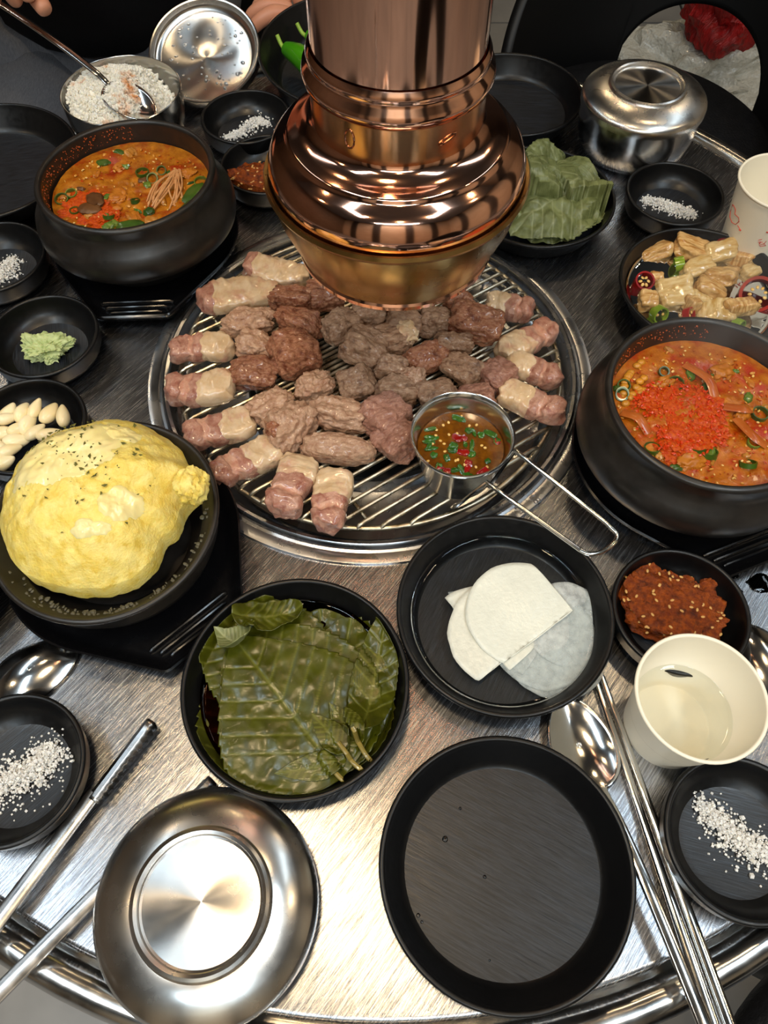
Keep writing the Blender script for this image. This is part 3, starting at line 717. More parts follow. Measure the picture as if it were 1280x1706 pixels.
# upturned lid leaning at the back
ql, _ = at(334, 104, .034)
tf = thing('bowl_lid', 'wet stainless steel lid leaning with its inside facing the table', 'lid', (ql.x + .0045, ql.y + .0150, TZ + .0315), rot=(R(25), R(-3), 0))
tf.scale = (.97, .97, .97)
mk('lid_shell', *lathe([(0, 0), (.050, .0), (.0515, .001), (.0555, .003), (.058, .006), (.0585, .0115), (.0600, .012), (.0612, .011), (.0612, .002), (.058, -.003), (.045, -.006), (0, -.007)], 96), STEEL_SPUN, tf, smooth=35)
rg = random.Random(8)
WATER = liquid('clear_water', '#f4f7f8')
GLASSY = M('water_drop', '#ffffff', .02, trans=1, ior=1.33)
parts = []
for i in range(70):
    a = rg.uniform(0, 6.28); r = .047 * math.sqrt(rg.random()); s = rg.uniform(.0008, .0024)
    v, f = blob((s, s * rg.uniform(.5, 1), s * .45), i, 2, .2, 1.5, 0, 2, .2); parts.append(([Vector((p.x + r * math.cos(a), p.y + r * math.sin(a), p.z + .0001)) for p in v], f))
o = mk('water_droplets', *join(parts), GLASSY, tf); o['kind'] = 'stuff'

# rice
RICE = M('cooked_rice', '#f5f1e6', .35, c2='#eee7d6', scale=90, sss=.3, c3='#d98d4a', scale3=32, lo3=.56, hi3=.7)
rg = random.Random(12); parts = []
def rice_h(x, y):
    d = math.hypot(x, y) / .052
    return .039 + .019 * max(0, 1 - (math.hypot(x + .012, y - .004) / .05) ** 2) + .006 * fbm(Vector((x * 60, y * 60, 3)), 2) - .012 * max(0, x - .015) / .03
K, n = 20, 60; V, Fc = [], []
for k in range(K + 1):
    for i in range(n):
        a = 2 * PI * i / n; r = .0525 * k / K * (1 if k < K else 1); x, y = r * math.cos(a) - .001, r * math.sin(a)
        V.append((x, y, rice_h(x, y) - (.012 if k == K else 0) + .002 * noise.noise(Vector((x * 300, y * 300, 1)))))
for k in range(K):
    for i in range(n): j = (i + 1) % n; Fc.append((k * n + i, k * n + j, (k + 1) * n + j, (k + 1) * n + i))
parts.append((V, Fc))
IV, IF = ico(2)
for i in range(1500):
    a = rg.uniform(0, 6.28); r = .0515 * math.sqrt(rg.random()); x, y = r * math.cos(a) - .001, r * math.sin(a)
    m = rrot(rg) if rg.random() < .3 else Matrix.Rotation(rg.uniform(0, 6.28), 3, 'Z') @ Matrix.Rotation(rg.uniform(-.4, .4), 3, 'Y')
    parts.append(([m @ Vector((v.x * .0031, v.y * .0014, v.z * .0013)) + Vector((x, y, rice_h(x, y) + rg.uniform(-.0005, .0018))) for v in IV], IF))
o = mk('cooked_rice', *join(parts), RICE, None, (-.2606, .7420, TZ + .001)); tag(o, 'mound of white rice tinged orange in the open steel bowl', 'rice', kind='stuff')

# ------------------------------------------------------------------ pastes, wasabi, garlic
PASTE = M('soybean_paste', '#702a05', .24, c2='#a04c10', scale=70, detail=6, c3='#4e1c03', scale3=60, lo3=.5, hi3=.7, spec=.5, bump=(170, 1, .005))
SESAME = M('sesame_seed', '#d9a860', .4, rnd=.15)
def interp(tab, r):
    for (r0, z0), (r1, z1) in zip(tab, tab[1:]):
        if r <= r1: return z0 + (z1 - z0) * max(0, (r - r0) / (r1 - r0))
    return tab[-1][1]
def in_small(rho, r=.046, h=.024): return interp([(0, .0036), (r * .6, .0036), (r * .68, .0042), (r * .77, .0068), (r * .86, h - .013), (r - .0042, h - .006), (r - .003, h)], rho)
def in_med(rho, r=.0725, h=.026): return interp([(0, .0036), (r * .79, .0038), (r * .815, .0048), (r * .845, .0085), (r * .935, h - .005), (r - .003, h)], rho)
def paste(xy, c, size, seed, label, rot=0, extra=None):
    t = thing('soybean_paste', label, 'sauce', (c.x, c.y, TZ + .0045), rot)
    V, Fc = blob(size, seed, 2.4, .22, 2.2, .10, 5, .25)
    V = [Vector((v.x, v.y, v.z + (.0016 * fbm(v * 420, 3) if v.z > .001 else 0) + max(0, math.hypot(v.x + c.x - xy[0], v.y + c.y - xy[1]) - .03) * .5)) for v in V]
    cr_r, sr_r = math.cos(rot), math.sin(rot); W2 = []
    for v in V:
        x, y = v.x * cr_r - v.y * sr_r + c.x - xy[0], v.x * sr_r + v.y * cr_r + c.y - xy[1]; rho = math.hypot(x, y)
        k = min(1, .0402 / max(rho, 1e-6)); x, y, rho = x * k, y * k, rho * k
        z = max(v.z + .0045, in_small(rho) + .0002) - .0045; x, y = x + xy[0] - c.x, y + xy[1] - c.y
        W2.append(Vector((x * cr_r + y * sr_r, -x * sr_r + y * cr_r, z)))
    V = W2
    mk('paste', V, Fc, PASTE, t, smooth=80)
    rg = random.Random(seed); parts = []; top = [v for v in V if v.z > size[2] * .5]; s0 = ico(2)
    for k in range(70):
        p = rg.choice(top); m = Matrix.Rotation(rg.uniform(0, 6.28), 3, 'Z'); parts.append(([m @ Vector((v.x * .0015, v.y * .0009, v.z * .0005)) + p + Vector((0, 0, .0002)) for v in s0[0]], s0[1]))
    o = mk('sesame_seeds', *join(parts), SESAME, t); o['kind'] = 'stuff'
    if extra: 
        q, sz = extra; mk('paste_smear', *blob(sz, 3, 2.2, .3, 2, .15, 4, .3), PASTE, t, q)
q, _ = at(1118, 1010, .012); e, _ = at(1182, 972, .014)
paste(D['ssamR'], q, (.0335, .025, .012), 31, 'chunky red brown soybean paste in the dish beside the cup', R(-25), None)
t = thing('soybean_paste', 'small dark smear of soybean paste on the dish wall', 'sauce', (e.x, e.y, TZ + .0085)); mk('paste', *blob((.007, .005, .004), 3, 2.2, .3, 2, .15, 4, .3), PASTE, t, None, (0, R(-20), R(30)))
q, _ = at(432, 306, .014)
paste(D['ssamL'], q, (.032, .030, .014), 37, 'chunky red brown soybean paste in the dish beside the hood')
WAS = M('wasabi', '#a9b878', .5, c2='#c3cc92', scale=80, sss=.2, bump=(220, .5, .002))
q, _ = at(74, 577, .01); t = thing('wasabi_lump', 'lump of pale green grated wasabi in a small dish', 'wasabi', (q.x, q.y, TZ + .0037))
mk('wasabi_mound', *blob((.0165, .0125, .0085), 8, 2.6, .45, 2.2, .22, 5, .45), WAS, t)
mk('wasabi_curl', *blob((.007, .0035, .004), 9, 2.4, .4, 2, .2, 4, .5), WAS, t, (.017, .006, .003), (0, 0, .4))
GARL = M('garlic', '#ecd6a2', .3, c2='#f2e3bd', scale=30, sss=.3, coat=.2, rnd=.06)
def clove(seed, l=.0105, w=.0068):
    rg = random.Random(seed); bend = rg.uniform(-.25, .35); V, Fc = ico(3); out = []
    for n in V:
        t = (n.x + 1) / 2; prof_ = (math.sin(PI * min(1, t * .93 + .04)) ** .62) * (1.12 - .45 * t)
        rad = math.hypot(n.y, n.z) or 1e-6
        y, z = n.y / rad * prof_ * w * min(1, rad * 3), n.z / rad * prof_ * w * .85 * min(1, rad * 3)
        x = n.x * l; y += bend * l * (n.x ** 2) * .5
        out.append(Vector((x, y, z)))
    return out, Fc
CL = [clove(i) for i in range(5)]
G = [(15, 690, 60), (40, 688, 80), (62, 684, 75), (85, 688, 70), (108, 694, 100), (15, 700, 20), (8, 722, 10), (36, 716, 40), (62, 722, 45), (30, 735, 15), (5, 748, -30), (20, 752, 35), (5, 772, 20), (-20, 705, 30), (-25, 735, 60), (48, 705, 70), (85, 725, 20)]
cms = []
for i, (u, v, a) in enumerate(G):
    z = .010 + (.006 if v < 715 else .003)
    q, _ = at(u - 2, v, z)
    if i < 5: o = mk('garlic_clove', *CL[i], GARL, None); cms.append(o.data)
    else: o = bpy.data.objects.new('garlic_clove', cms[i % 5]); C.objects.link(o)
    o.location = (q.x, q.y, TZ + z + (.001 * (i % 3))); o.rotation_euler = (i * 1.1, R((i * 37) % 24 - 12), R(a)); o.scale = [1 - .05 * (i % 3)] * 3
    tag(o, 'peeled ivory garlic clove heaped in the small dish', 'garlic clove', 'peeled garlic cloves in the small dish')

# ------------------------------------------------------------------ perilla leaves
def leafmat(name, base, c2, vein, rough=.25, coat=.5):
    m = M(name, base, rough, c2=c2, scale=26, coat=coat, bump=(120, .12, .0015), c3=None)
    nt = m.node_tree; N = nt.nodes; L = nt.links; b = N['Principled BSDF']
    at_ = N.new('ShaderNodeAttribute'); at_.attribute_name = 'vein'; x = N.new('ShaderNodeMix'); x.data_type = 'RGBA'; x.inputs[7].default_value = lin(vein)
    src = b.inputs['Base Color'].links[0].from_socket; L.new(src, x.inputs[6]); L.new(at_.outputs['Fac'], x.inputs[0]); L.new(x.outputs[2], b.inputs['Base Color'])
    return m
LEAF1 = leafmat('soy_perilla', '#363805', '#474a09', '#5c5e1e', .3, .05)
LEAF1B = LEAF1
LEAF2 = leafmat('pale_perilla', '#5a6034', '#7e8452', '#8e9266', .45, .05)
STEM1 = M('perilla_stem', '#7a6a30', .35, c2='#8f7c3c', scale=40, coat=.4)
GL = 'soy marinated perilla leaves in the black dish'
DRAPE = {}                        # dish -> height of what already lies in it, on a 1.5 mm grid
CELL, NG = .0015, 112
def drape(key, M4, V, gap=.0008, put=True):
    """V in leaf space: keep every point inside the dish wall and above what lies below it"""
    dx, dy = D[key]; H = DRAPE.setdefault(key, [[-1.0] * NG for _ in range(NG)]); inv = M4.inverted(); P = []
    lim = .0725 - .0055
    for v in V:
        p = M4 @ Vector(v); x, y = p.x - dx, p.y - dy; rho = math.hypot(x, y)
        if rho > lim: x, y = x * lim / rho, y * lim / rho
        gi, gj = int(x / CELL + NG / 2), int(y / CELL + NG / 2)
        top = max(H[gi + a][gj + b] for a in (-1, 0, 1) for b in (-1, 0, 1))
        z = max(p.z - TZ, in_med(math.hypot(x, y)) + .0007, top + gap); P.append((x, y, z, gi, gj))
    if put:
        for x, y, z, gi, gj in P: H[gi][gj] = max(H[gi][gj], z)
    return [inv @ Vector((x + dx, y + dy, z + TZ)) for x, y, z, _, _ in P]
def leaf(name, L, Wd, mat, loc, rz, label, group, seed, cup=.0, wave=.003, tip=1.0, stem=.02, tilt=(0, 0), fold=0, expo=.9, cat='leaf'):
    t = thing(name, label, cat, loc, rz, group)
    t.rotation_euler = (tilt[0], tilt[1], rz); key = 'leaf' if group == GL else 'perR'
    M4 = Matrix.Translation(loc) @ t.rotation_euler.to_matrix().to_4x4()
    nu, nv_ = (72, 120) if L > .06 else (30, 44); V, Fc, ve = [], [], []
    for j in range(nv_ + 1):
        v = j / nv_
        w = (max(0, math.sin(PI * min(1, v ** (.66 if expo > .8 else .8))))) ** expo * Wd / 2
        for i in range(nu + 1):
            u = i / nu * 2 - 1
            saw = 1 - .04 * ((v * 17) % 1) if abs(u) > .93 else 1
            x = L * (v - .02 - .1 * abs(u) ** 2 * (1 - v)); y = u * w * saw
            dm = abs(y)
            # side veins branch from the midrib
            d = dm
            for kk in range(6):
                v0 = .06 + kk * .13; xx = (x / L - v0) * L
                if xx > -.002:
                    d = min(d, abs(dm - xx * 1.25) * .62 + (0 if dm < Wd * .45 else 1))
            vein = math.exp(-(d / (.00065 if d != dm else .0011)) ** 2)
            ve.append(vein)
            z = wave * fbm(Vector((x * 38 + seed * 5, y * 38, seed)), 3) + cup * ((x - L / 2) ** 2 + y * y) / (L * .25) - .0007 * vein + .0003 * noise.noise(Vector((x * 190, y * 190, seed)))
            if fold: z += fold * max(0, abs(y) - Wd * .25)
            V.append((x - L * .5, y, z))
    for j in range(nv_):
        for i in range(nu):
            a = j * (nu + 1) + i; Fc.append((a, a + 1, a + nu + 2, a + nu + 1))
    V = drape(key, M4, V)
    o = mk('leaf_blade', V, Fc, mat, t, smooth=80, solid=.0005)
    at_ = o.data.attributes.new('vein', 'FLOAT', 'POINT')
    if len(at_.data) == len(ve): at_.data.foreach_set('value', ve)
    if stem:
        path = drape(key, M4, spline([(-L * .5 + .004, 0, .0015), (-L * .5 - stem * .5, .001, .002), (-L * .5 - stem, .002 * math.sin(seed * 3), .0025)], 5), .0016, False)
        SV, SF = sweep(path, (.0015, .0014), 8); mk('leaf_stem', SV, SF, STEM1, t); drape(key, M4, SV, -1)
    return t
def lp(u, v, z): q, _ = at(u, v, z); return q
def dirpx(a, b, z):
    p, _ = at(*a, z); q, _ = at(*b, z); d = q - p; return math.atan2(d.y, d.x)
rzm = dirpx((545, 1270), (400, 1080), .018)
c = lp(462, 1156, .0225)
LOWER = [(505, 1125, .0065, 30, .100, .100, 'lowest marinated leaf reaching toward the radish dish'), (440, 1172, .0085, -12, .100, .094, 'marinated leaf whose edge shows toward the steel lid'), (548, 1128, .0105, -30, .100, .082, 'narrow marinated leaf lying beside the soy pool'),
         (425, 1080, .0125, 12, .088, .085, 'marinated leaf showing toward the steamed egg tray'), (565, 1140, .0140, -48, .096, .066, 'rumpled marinated leaf along the wall near the radish dish'), (475, 1140, .0165, 8, .100, .098, 'marinated leaf just beneath the top leaf')]
for i, (u, v, z, da, L_, W_, lab) in enumerate(LOWER):
    leaf('perilla_leaf', L_, W_, LEAF1B if i % 2 else LEAF1, lp(u, v, z), rzm + R(da), lab, GL, i + 2, .02, .0020 if i not in (2, 4) else .0045, stem=.012, expo=.58)
leaf('perilla_leaf', .106, .106, LEAF1, c, rzm, 'broad glossy marinated perilla leaf lying on top of the stack', GL, 1, -.02, .0022, stem=.016)
leaf('perilla_leaf', .028, .024, LEAF2, lp(386, 1066, .024), R(150), 'small curled pale leaf scrap at the rim of the marinated dish', GL, 14, .3, .004, stem=0, tilt=(.2, .35))
leaf('perilla_leaf', .042, .026, LEAF1B, lp(458, 1030, .020), R(15), 'crinkled dark leaf fold against the rim of the marinated dish', GL, 17, .25, .006, stem=0, tilt=(-.35, 0), expo=.5)
leaf('perilla_leaf', .040, .018, LEAF1, lp(512, 1286, .012), R(190), 'small folded leaf piece sunk in soy beneath the stems', GL, 19, .1, .003, stem=0, tilt=(.2, 0))
leaf('perilla_leaf', .075, .030, LEAF1B, lp(628, 1112, .018), R(80), 'upright rumpled leaf against the wall beside the soy pool', GL, 21, .15, .006, stem=0, tilt=(0, .05), expo=.5)
leaf('perilla_leaf', .03, .018, LEAF1B, lp(572, 1204, .019), R(128), 'withered leaf base with a thick brown stem', GL, 23, .1, .004, stem=.02)
leaf('perilla_leaf', .03, .018, LEAF1B, lp(545, 1218, .021), R(133), 'withered leaf base with a long pale brown stem', GL, 25, .1, .004, stem=.022)
SOY = liquid('soy_liquid', '#7a4a1c')
SOYD = M('dark_soy', '#150a05', .05, spec=.6, coat=.4)
def pool(name, xy, r, z, mat, label, cat='liquid'):
    o = mk(name, *lathe([(0, 0), (r * .5, 0), (r - .004, 0), (r - .0022, .0003), (r - .0009, .0009), (r, .002)], 80), mat, None, (xy[0], xy[1], TZ + z), smooth=60); tag(o, label, cat); return o
pool('soy_sauce', D['leaf'], .0625, .0105, SOY, 'brown soy marinade pooled around the perilla leaves')
pool('radish_water', D['radish'], .0625, .0115, WATER, 'clear pickling water around the radish slices')
pool('soy_brine', D['pick'], .0632, .012, liquid('soy_brine', '#6a3c18'), 'dark soy brine around the pickled onions')
# pale perilla dish
GP = 'pale perilla leaves in the dish by the hood'
px, py = D['perR']
PALE = [(900, 335, .016, 200, .085, .075), (965, 300, .026, 120, .06, .045), (920, 275, .028, 60, .075, .05), (890, 300, .022, 170, .085, .075), (930, 350, .020, 230, .085, .075), (915, 335, .032, 215, .088, .078)]
PLAB = ['pale green perilla leaf low in the stack by the hood', 'serrated pale leaf standing up at the dish edge by the hood', 'curled pale leaf at the back of the stack by the hood', 'pale green perilla leaf low in the stack by the hood', 'pale green perilla leaf low in the stack by the hood', 'broad pale green perilla leaf on top of the stack by the hood']
for i, (u, v, z, a, L_, W_) in enumerate(PALE):
    leaf('perilla_leaf', L_, W_, LEAF2, lp(u, v, z), R(a), PLAB[i], GP, 30 + i, (-.24 if i == 5 else -.12) if i > 2 else .1, .009, stem=0, expo=.6, tilt=(.0, .0) if i not in (1, 2) else (.5, .2))

# ------------------------------------------------------------------ radish slices
def slice_obj(u, v, z, r, mat, seed, label, fold=None, rz=0, tilt=(0, 0), th=.0009):
    q, _ = at(u, v, z); K, n = 12, 56; V, Fc = [], []
    for k in range(K + 1):
        for i in range(n):
            a = 2 * PI * i / n; rr = r * k / K * (1 + .03 * noise.noise(Vector((math.cos(a) * 3, math.sin(a) * 3, seed))))
            x, y = rr * math.cos(a), rr * math.sin(a); zz = .0016 * noise.noise(Vector((x * 40 + seed, y * 40, seed)))
            if fold is not None and y < fold: y, zz = fold - (fold - y) * .02, zz - .0004
            if fold is not None and x > r * .8: x = r * .8 + (x - r * .8) * .12
            V.append((x, y, zz))
    for k in range(K):
        for i in range(n): j = (i + 1) % n; Fc.append((k * n + i, k * n + j, (k + 1) * n + j, (k + 1) * n + i))
    o = mk('radish_slice', V, Fc, mat, None, q, (tilt[0], tilt[1], rz), smooth=80, solid=th)
    tag(o, label, 'radish slice', 'pickled radish slices in water'); return o
RAD = sheer('radish_top', '#e4e6da', .16); RADM = sheer('radish_mid', '#ececdf', .34); RADT = sheer('radish_wet', '#e4e8e4', .66)
slice_obj(925, 1080, .0085, .035, RADT, 1, 'translucent wet radish slice at the bottom of the stack', None, .3)
slice_obj(905, 1062, .0100, .036, RADT, 2, 'translucent radish slice with a pale rim under the others', None, 1.0)
slice_obj(800, 1060, .0118, .036, RADM, 3, 'folded radish slice fanned out past the stack with its corner showing', .0, R(-52), (.04, 0))
slice_obj(770, 1052, .0100, .030, RADT, 4, 'sheer radish slice corner sticking out into the water', .0, R(-75))
slice_obj(820, 1085, .0108, .030, RADT, 7, 'sheer folded radish slice poking toward the spoon', .0, R(-40))
slice_obj(945, 1040, .0112, .030, RADT, 8, 'clear radish slice lying against the dish wall', None, 2.0, (.06, -.12))
slice_obj(838, 1055, .0140, .037, RADM, 5, 'cloudy folded radish slice second from the top', -.014, R(38), (.03, -.04))
slice_obj(868, 1022, .0165, .037, RAD, 6, 'opaque ivory folded radish slice on top of the stack', -.019, R(36), (.04, -.05))

# ------------------------------------------------------------------ pickled onions and chilies
PK = M('pickled_onion', '#a87434', .2, c2='#d8b47a', scale=30, coat=.35, stretch=(1, 5, 1), sss=.1, bump=(60, .15, .001), rnd=.08)
PKW = M('pickled_radish', '#d8c08e', .2, c2='#b9924e', scale=24, coat=.35, stretch=(1, 4, 1), sss=.2)
REDC = M('red_chili', '#7a0d0a', .18, c2='#9a1610', scale=30, coat=.6)
GREENC = M('green_chili_ring', '#8aa02a', .2, c2='#6d8a1c', scale=30, coat=.5)
PICK = [(1096, 417, 62, 46, 10, 0, 'blocky tan pickled onion chunk by the dish wall'), (1150, 415, 62, 40, -8, 0, 'torn pickled onion piece behind the brine pool'), (1200, 415, 60, 32, 10, 1, 'translucent onion piece with a ragged corner'),
        (1222, 432, 40, 62, 50, 0, 'upright pale onion wedge leaning on the back wall'), (1163, 446, 62, 30, 20, 1, 'smooth half moon onion slice in the middle of the pickles'), (1205, 465, 52, 42, -30, 0, 'curved amber onion piece in the pickle heap'),
        (1250, 455, 44, 26, 30, 1, 'thin pointed onion sliver beside the red chili ring'), (1125, 485, 60, 46, 8, 1, 'broad folded onion slice near the chili ring with seeds'), (1182, 482, 58, 30, -25, 0, 'amber onion strip beneath the pale slabs'),
        (1172, 505, 26, 62, 78, 1, 'long ivory radish stick standing in the pickles'), (1200, 515, 46, 52, 80, 1, 'flat square ivory radish slab in the pickles'), (1235, 515, 30, 50, 100, 0, 'rough brown onion root end in the pickles'),
        (1095, 460, 24, 18, 0, 0, 'small sunken onion scrap in the brine'), (1150, 512, 26, 24, 20, 0, 'small tan onion scrap below the ivory stick'), (1080, 498, 34, 30, 0, 0, 'curled ridged onion end near the green chili ring')]
for i, (u, v, w, h, a, mt, lab) in enumerate(PICK):
    z = .012 + .004 * (i % 3); q, mp = at(u, v, z)
    V, Fc = blob((w * mp / 2 * .9, h * mp / 2 * 1.1, .0085), 50 + i, 6, .2, 1.5, .05, 4, .8)
    bend = .10 * (1 if i % 2 else -1) / max(w * mp, .01)
    V = [Vector((p.x, p.y, p.z * .8 + bend * (p.x * p.x) * 1.2 + (.0015 if i % 2 else 0))) for p in V]
    t = mk('pickled_onion', V, Fc, PKW if mt else PK, None, (q.x, q.y, q.z - .006), (R(12 * ((i * 7) % 5 - 2)), R(9 * ((i * 3) % 5 - 2)), R(a)), smooth=60)
    tag(t, lab, 'pickle', 'soy pickled onions and radish in the dish')
def chili_ring(u, v, r, h, mat, tilt, label, seeds=6, z=.016):
    q, mp = at(u, v, z); t = thing('chili_ring', label, 'chili ring', (q.x, q.y, q.z), rot=tilt)
    mk('flesh', *lathe([(r, -h), (r * 1.04, 0), (r, h), (r * .82, h), (r * .78, 0), (r * .82, -h)], 28, True), mat, t)
    rg = random.Random(u)
    for k in range(seeds):
        a = k * 6.28 / seeds; mk('seed', *blob((.0018, .0014, .0008), k, 2, .1, 1, 0, 2), SEED, t, (r * .4 * math.cos(a), r * .4 * math.sin(a), h * .4 - .0005), (rg.uniform(-.5, .5), .3, a))
chili_ring(1073, 470, .0085, .004, REDC, (R(25), 0, 0), 'dark red chili ring with seeds near the dish wall')
chili_ring(1262, 492, .0155, .005, REDC, (R(30), R(-20), 0), 'big red chili ring full of seeds in the pickles', 9)
chili_ring(1205, 412, .008, .003, REDC, (R(60), 0, .5), 'red chili ring tucked behind the onion pieces', 3)
chili_ring(1148, 524, .006, .003, REDC, (R(50), 0, 1), 'small red chili piece below the onions', 2)
chili_ring(1098, 523, .0072, .004, GREENC, (R(70), R(10), .3), 'bright green chili ring floating near the stew pot', 2)
chili_ring(1132, 440, .0065, .004, GREENC, (R(70), R(30), 1.4), 'yellow green chili ring between the onion chunks', 2)
chili_ring(1228, 546, .0078, .004, GREENC, (R(75), 0, .8), 'dull green chili ring sunk in the brine', 0, .012)

# green chilies
CHIL = M('green_chili', '#3f8a10', .2, c2='#2f7210', scale=14, coat=.5, bump=(30, .1, .003))
CHIT = M('chili_stem', '#8fb040', .4)
def chili(u0, v0, u1, v1, z0, r, label, seed):
    p, _ = at(u0, v0, z0); q, _ = at(u1, v1, z0 + .004); t = thing('green_chili', label, 'chili pepper', p, group='green chili peppers on the black plate')
    d = q - p; L = d.length; m = 14; ab, pts = [], []
    s = Vector((-d.y, d.x, 0)).normalized()
    for k in range(m + 1):
        f = k / m; pts.append(d * f + s * .004 * math.sin(f * PI) + Vector((0, 0, .002 * math.sin(f * 5 + seed))))
        rr = r * (.55 + .5 * min(1, f * 4)) * (1 if f < .6 else max(.06, 1 - ((f - .6) / .4) ** 1.6)); rr *= 1 + .06 * noise.noise(Vector((f * 7, seed, 0)))
        ab.append((rr, rr))
    mk('chili_body', *sweep(pts, ab, 16), CHIL, t, smooth=70)
    dn = d.normalized()
    mk('chili_stem', *sweep(spline([-dn * .0165 + Vector((0, 0, .010)), -dn * .009 + Vector((0, 0, .0015)), dn * .001], 5), [(.0022 - .0 * k + (.0035 if k > 8 else 0) * (k - 8) / 3, .0022 + (.0035 if k > 8 else 0) * (k - 8) / 3) for k in range(11)], 10), CHIT, t)
chili(478, 84, 600, 170, .0285, .0135, 'front shiny green chili pepper with a pale stem', 1)
chili(514, 62, 640, 118, .0275, .0115, 'green chili pepper lying behind the front chili', 2)

# ------------------------------------------------------------------ meat on the grate
MT = {
 'tan': M('meat_tan', '#a47a60', .3, c2='#c09c80', scale=55, detail=6, c3='#8f5c3e', scale3=45, lo3=.55, hi3=.75, coat=.35, sss=.1, bump=(120, .8, .004), rnd=.08),
 'grey': M('meat_grey', '#8c644a', .28, c2='#b29074', scale=60, detail=6, c3='#593a28', scale3=50, lo3=.52, hi3=.75, coat=.3, bump=(140, .8, .004), rnd=.1, stretch=(1, 2.2, 1)),
 'brown': M('meat_brown', '#874c34', .22, c2='#b07c5c', scale=60, detail=6, c3='#5e2a14', scale3=45, lo3=.5, hi3=.7, coat=.45, bump=(130, .8, .004), rnd=.1, stretch=(1, 2.2, 1)),
 'pink': M('meat_pink', '#9a6654', .3, c2='#b98a74', scale=75, detail=6, c3='#7d4836', scale3=50, lo3=.55, hi3=.75, coat=.35, sss=.1, bump=(140, .8, .004), rnd=.08, stretch=(1, 3, 1)),
}
FAT = M('pork_fat', '#c9a880', .2, c2='#d9bf9e', scale=30, c3='#bd8870', scale3=40, lo3=.52, hi3=.75, coat=.5, sss=.3, bump=(70, .3, .002), rnd=.05)
LEAN = M('pork_lean', '#9a6250', .28, c2='#bd917c', scale=40, detail=6, c3='#84463a', scale3=45, lo3=.55, hi3=.75, coat=.5, sss=.15, bump=(110, .7, .003), rnd=.06)
LEANF = M('pork_streak', '#c79a80', .22, c2='#b87c66', scale=50, coat=.5, sss=.2, bump=(110, .5, .003))
BZ = GZ
def belly(lu, lv, fu, fv, wpx, label, seed, yellow=False, group='pork belly strips around the edge of the grate'):
    z = BZ + .009; p, mp = at(lu, lv, z); q, _ = at(fu, fv, z); d = q - p; L = d.length * 1.03; w = wpx * mp * .64
    t = thing('pork_belly_strip', label, 'meat', ((p + q) / 2 - Vector((0, 0, .009 - .0002))), math.atan2(d.y, d.x), group)
    rg = random.Random(seed); h = .0088 + rg.uniform(-.001, .001); o = Vector((seed * 2.3, seed * 1.1, 0)); ph = rg.uniform(-.3, .3)
    nx, n = 60, 32; rows = []
    cuts = [0, .2, 1] if yellow else [0, .27 + rg.uniform(-.03, .03), .36, .54 + rg.uniform(-.04, .04), 1]
    mats = [LEAN, FAT] if yellow else [LEAN, LEANF, LEAN, FAT]; nms = ['lean', 'fat'] if yellow else ['lean', 'fat_streak', 'lean', 'fat']
    for k in range(nx + 1):
        s_ = k / nx; e = max(0, 1 - abs(2 * s_ - 1) ** 8) ** .4
        if k in (0, nx): e = .12
        notch = 0 if yellow else .12 * math.exp(-((s_ - cuts[1] - .03) / .05) ** 2) + .05 * math.exp(-((s_ - cuts[3]) / .04) ** 2)
        ww = w * e * (1 - notch + .14 * noise.noise(o + Vector((s_ * 4, 0, 0)))) * (.82 + .18 * s_ if not yellow else .7 + .4 * math.sin(PI * min(1, s_ * 1.1)))
        hh = h * (.35 + .65 * e) * (1 - notch * .9 + .16 * noise.noise(o + Vector((s_ * 5, 7, 0))) + (.1 if s_ < .25 else 0))
        dy = w * .22 * noise.noise(o + Vector((s_ * 2.2, 3, 1))); row = []
        for i in range(n):
            a = 2 * PI * i / n; cx, sz = math.cos(a), math.sin(a)
            y = ww * math.copysign(abs(cx) ** .6, cx); zz = hh * math.copysign(abs(sz) ** .6, sz)
            v = Vector((L * (s_ - .5) + .0042 * fbm(o + Vector((y * 130, zz * 110, s_ * 3)), 2) + y * ph * .25, y + dy, max(zz, -h * .8) + h * .8))
            v += Vector((0, .5, 1)) * (.0015 * fbm(v * 190 + o, 4)) if sz > -.3 else Vector((0, 0, 0))
            row.append(v)
        rows.append(row)
    ks = [round(c * nx) for c in cuts]
    for c in range(len(ks) - 1):
        a, b = ks[c], ks[c + 1]; V = [v for r in rows[a:b + 1] for v in r]; Fc = []
        for k in range(b - a):
            for i in range(n): i2 = (i + 1) % n; Fc.append((k * n + i, k * n + i2, (k + 1) * n + i2, (k + 1) * n + i))
        if a == 0: Fc.append(tuple(range(n)))
        if b == nx: Fc.append(tuple((b - a) * n + i for i in range(n))[::-1])
        mk(nms[c], V, Fc, mats[c], t, smooth=80)
BEL = [(286, 579, 388, 574, 44, 'belly strip with creamy fat cap facing the wasabi dish', 0), (277, 649, 391, 644, 50, 'belly strip whose round lean end points at the garlic dish', 0), (307, 728, 421, 695, 50, 'striped belly strip beside the top of the steamed egg', 0),
       (357, 793, 460, 742, 52, 'belly strip with reddish lean end beside the steamed egg tray', 0), (468, 852, 502, 762, 60, 'belly strip with a forked lean end pointing at the marinated leaves', 0), (545, 878, 556, 786, 56, 'straight banded belly strip at the grate edge above the marinated leaves', 0),
       (408, 440, 512, 462, 40, 'belly strip with yellow fat tucked beside the hood', 1), (332, 498, 462, 480, 48, 'large yellow fatty belly strip beside the stew pot tray', 1),
       (888, 516, 812, 502, 40, 'short glossy belly strip near the pickles side of the hood', 0), (922, 545, 836, 588, 42, 'belly strip with curled lean tip nearest the grill rim by the pickles', 0), (934, 630, 846, 600, 40, 'belly strip pointing at the red stew pot above the lowest strip', 0), (940, 688, 834, 648, 44, 'lowest belly strip beside the red stew pot, next to the sauce cup', 0)]
for i, b in enumerate(BEL): belly(*b[:5], b[5], i + 1, b[6])
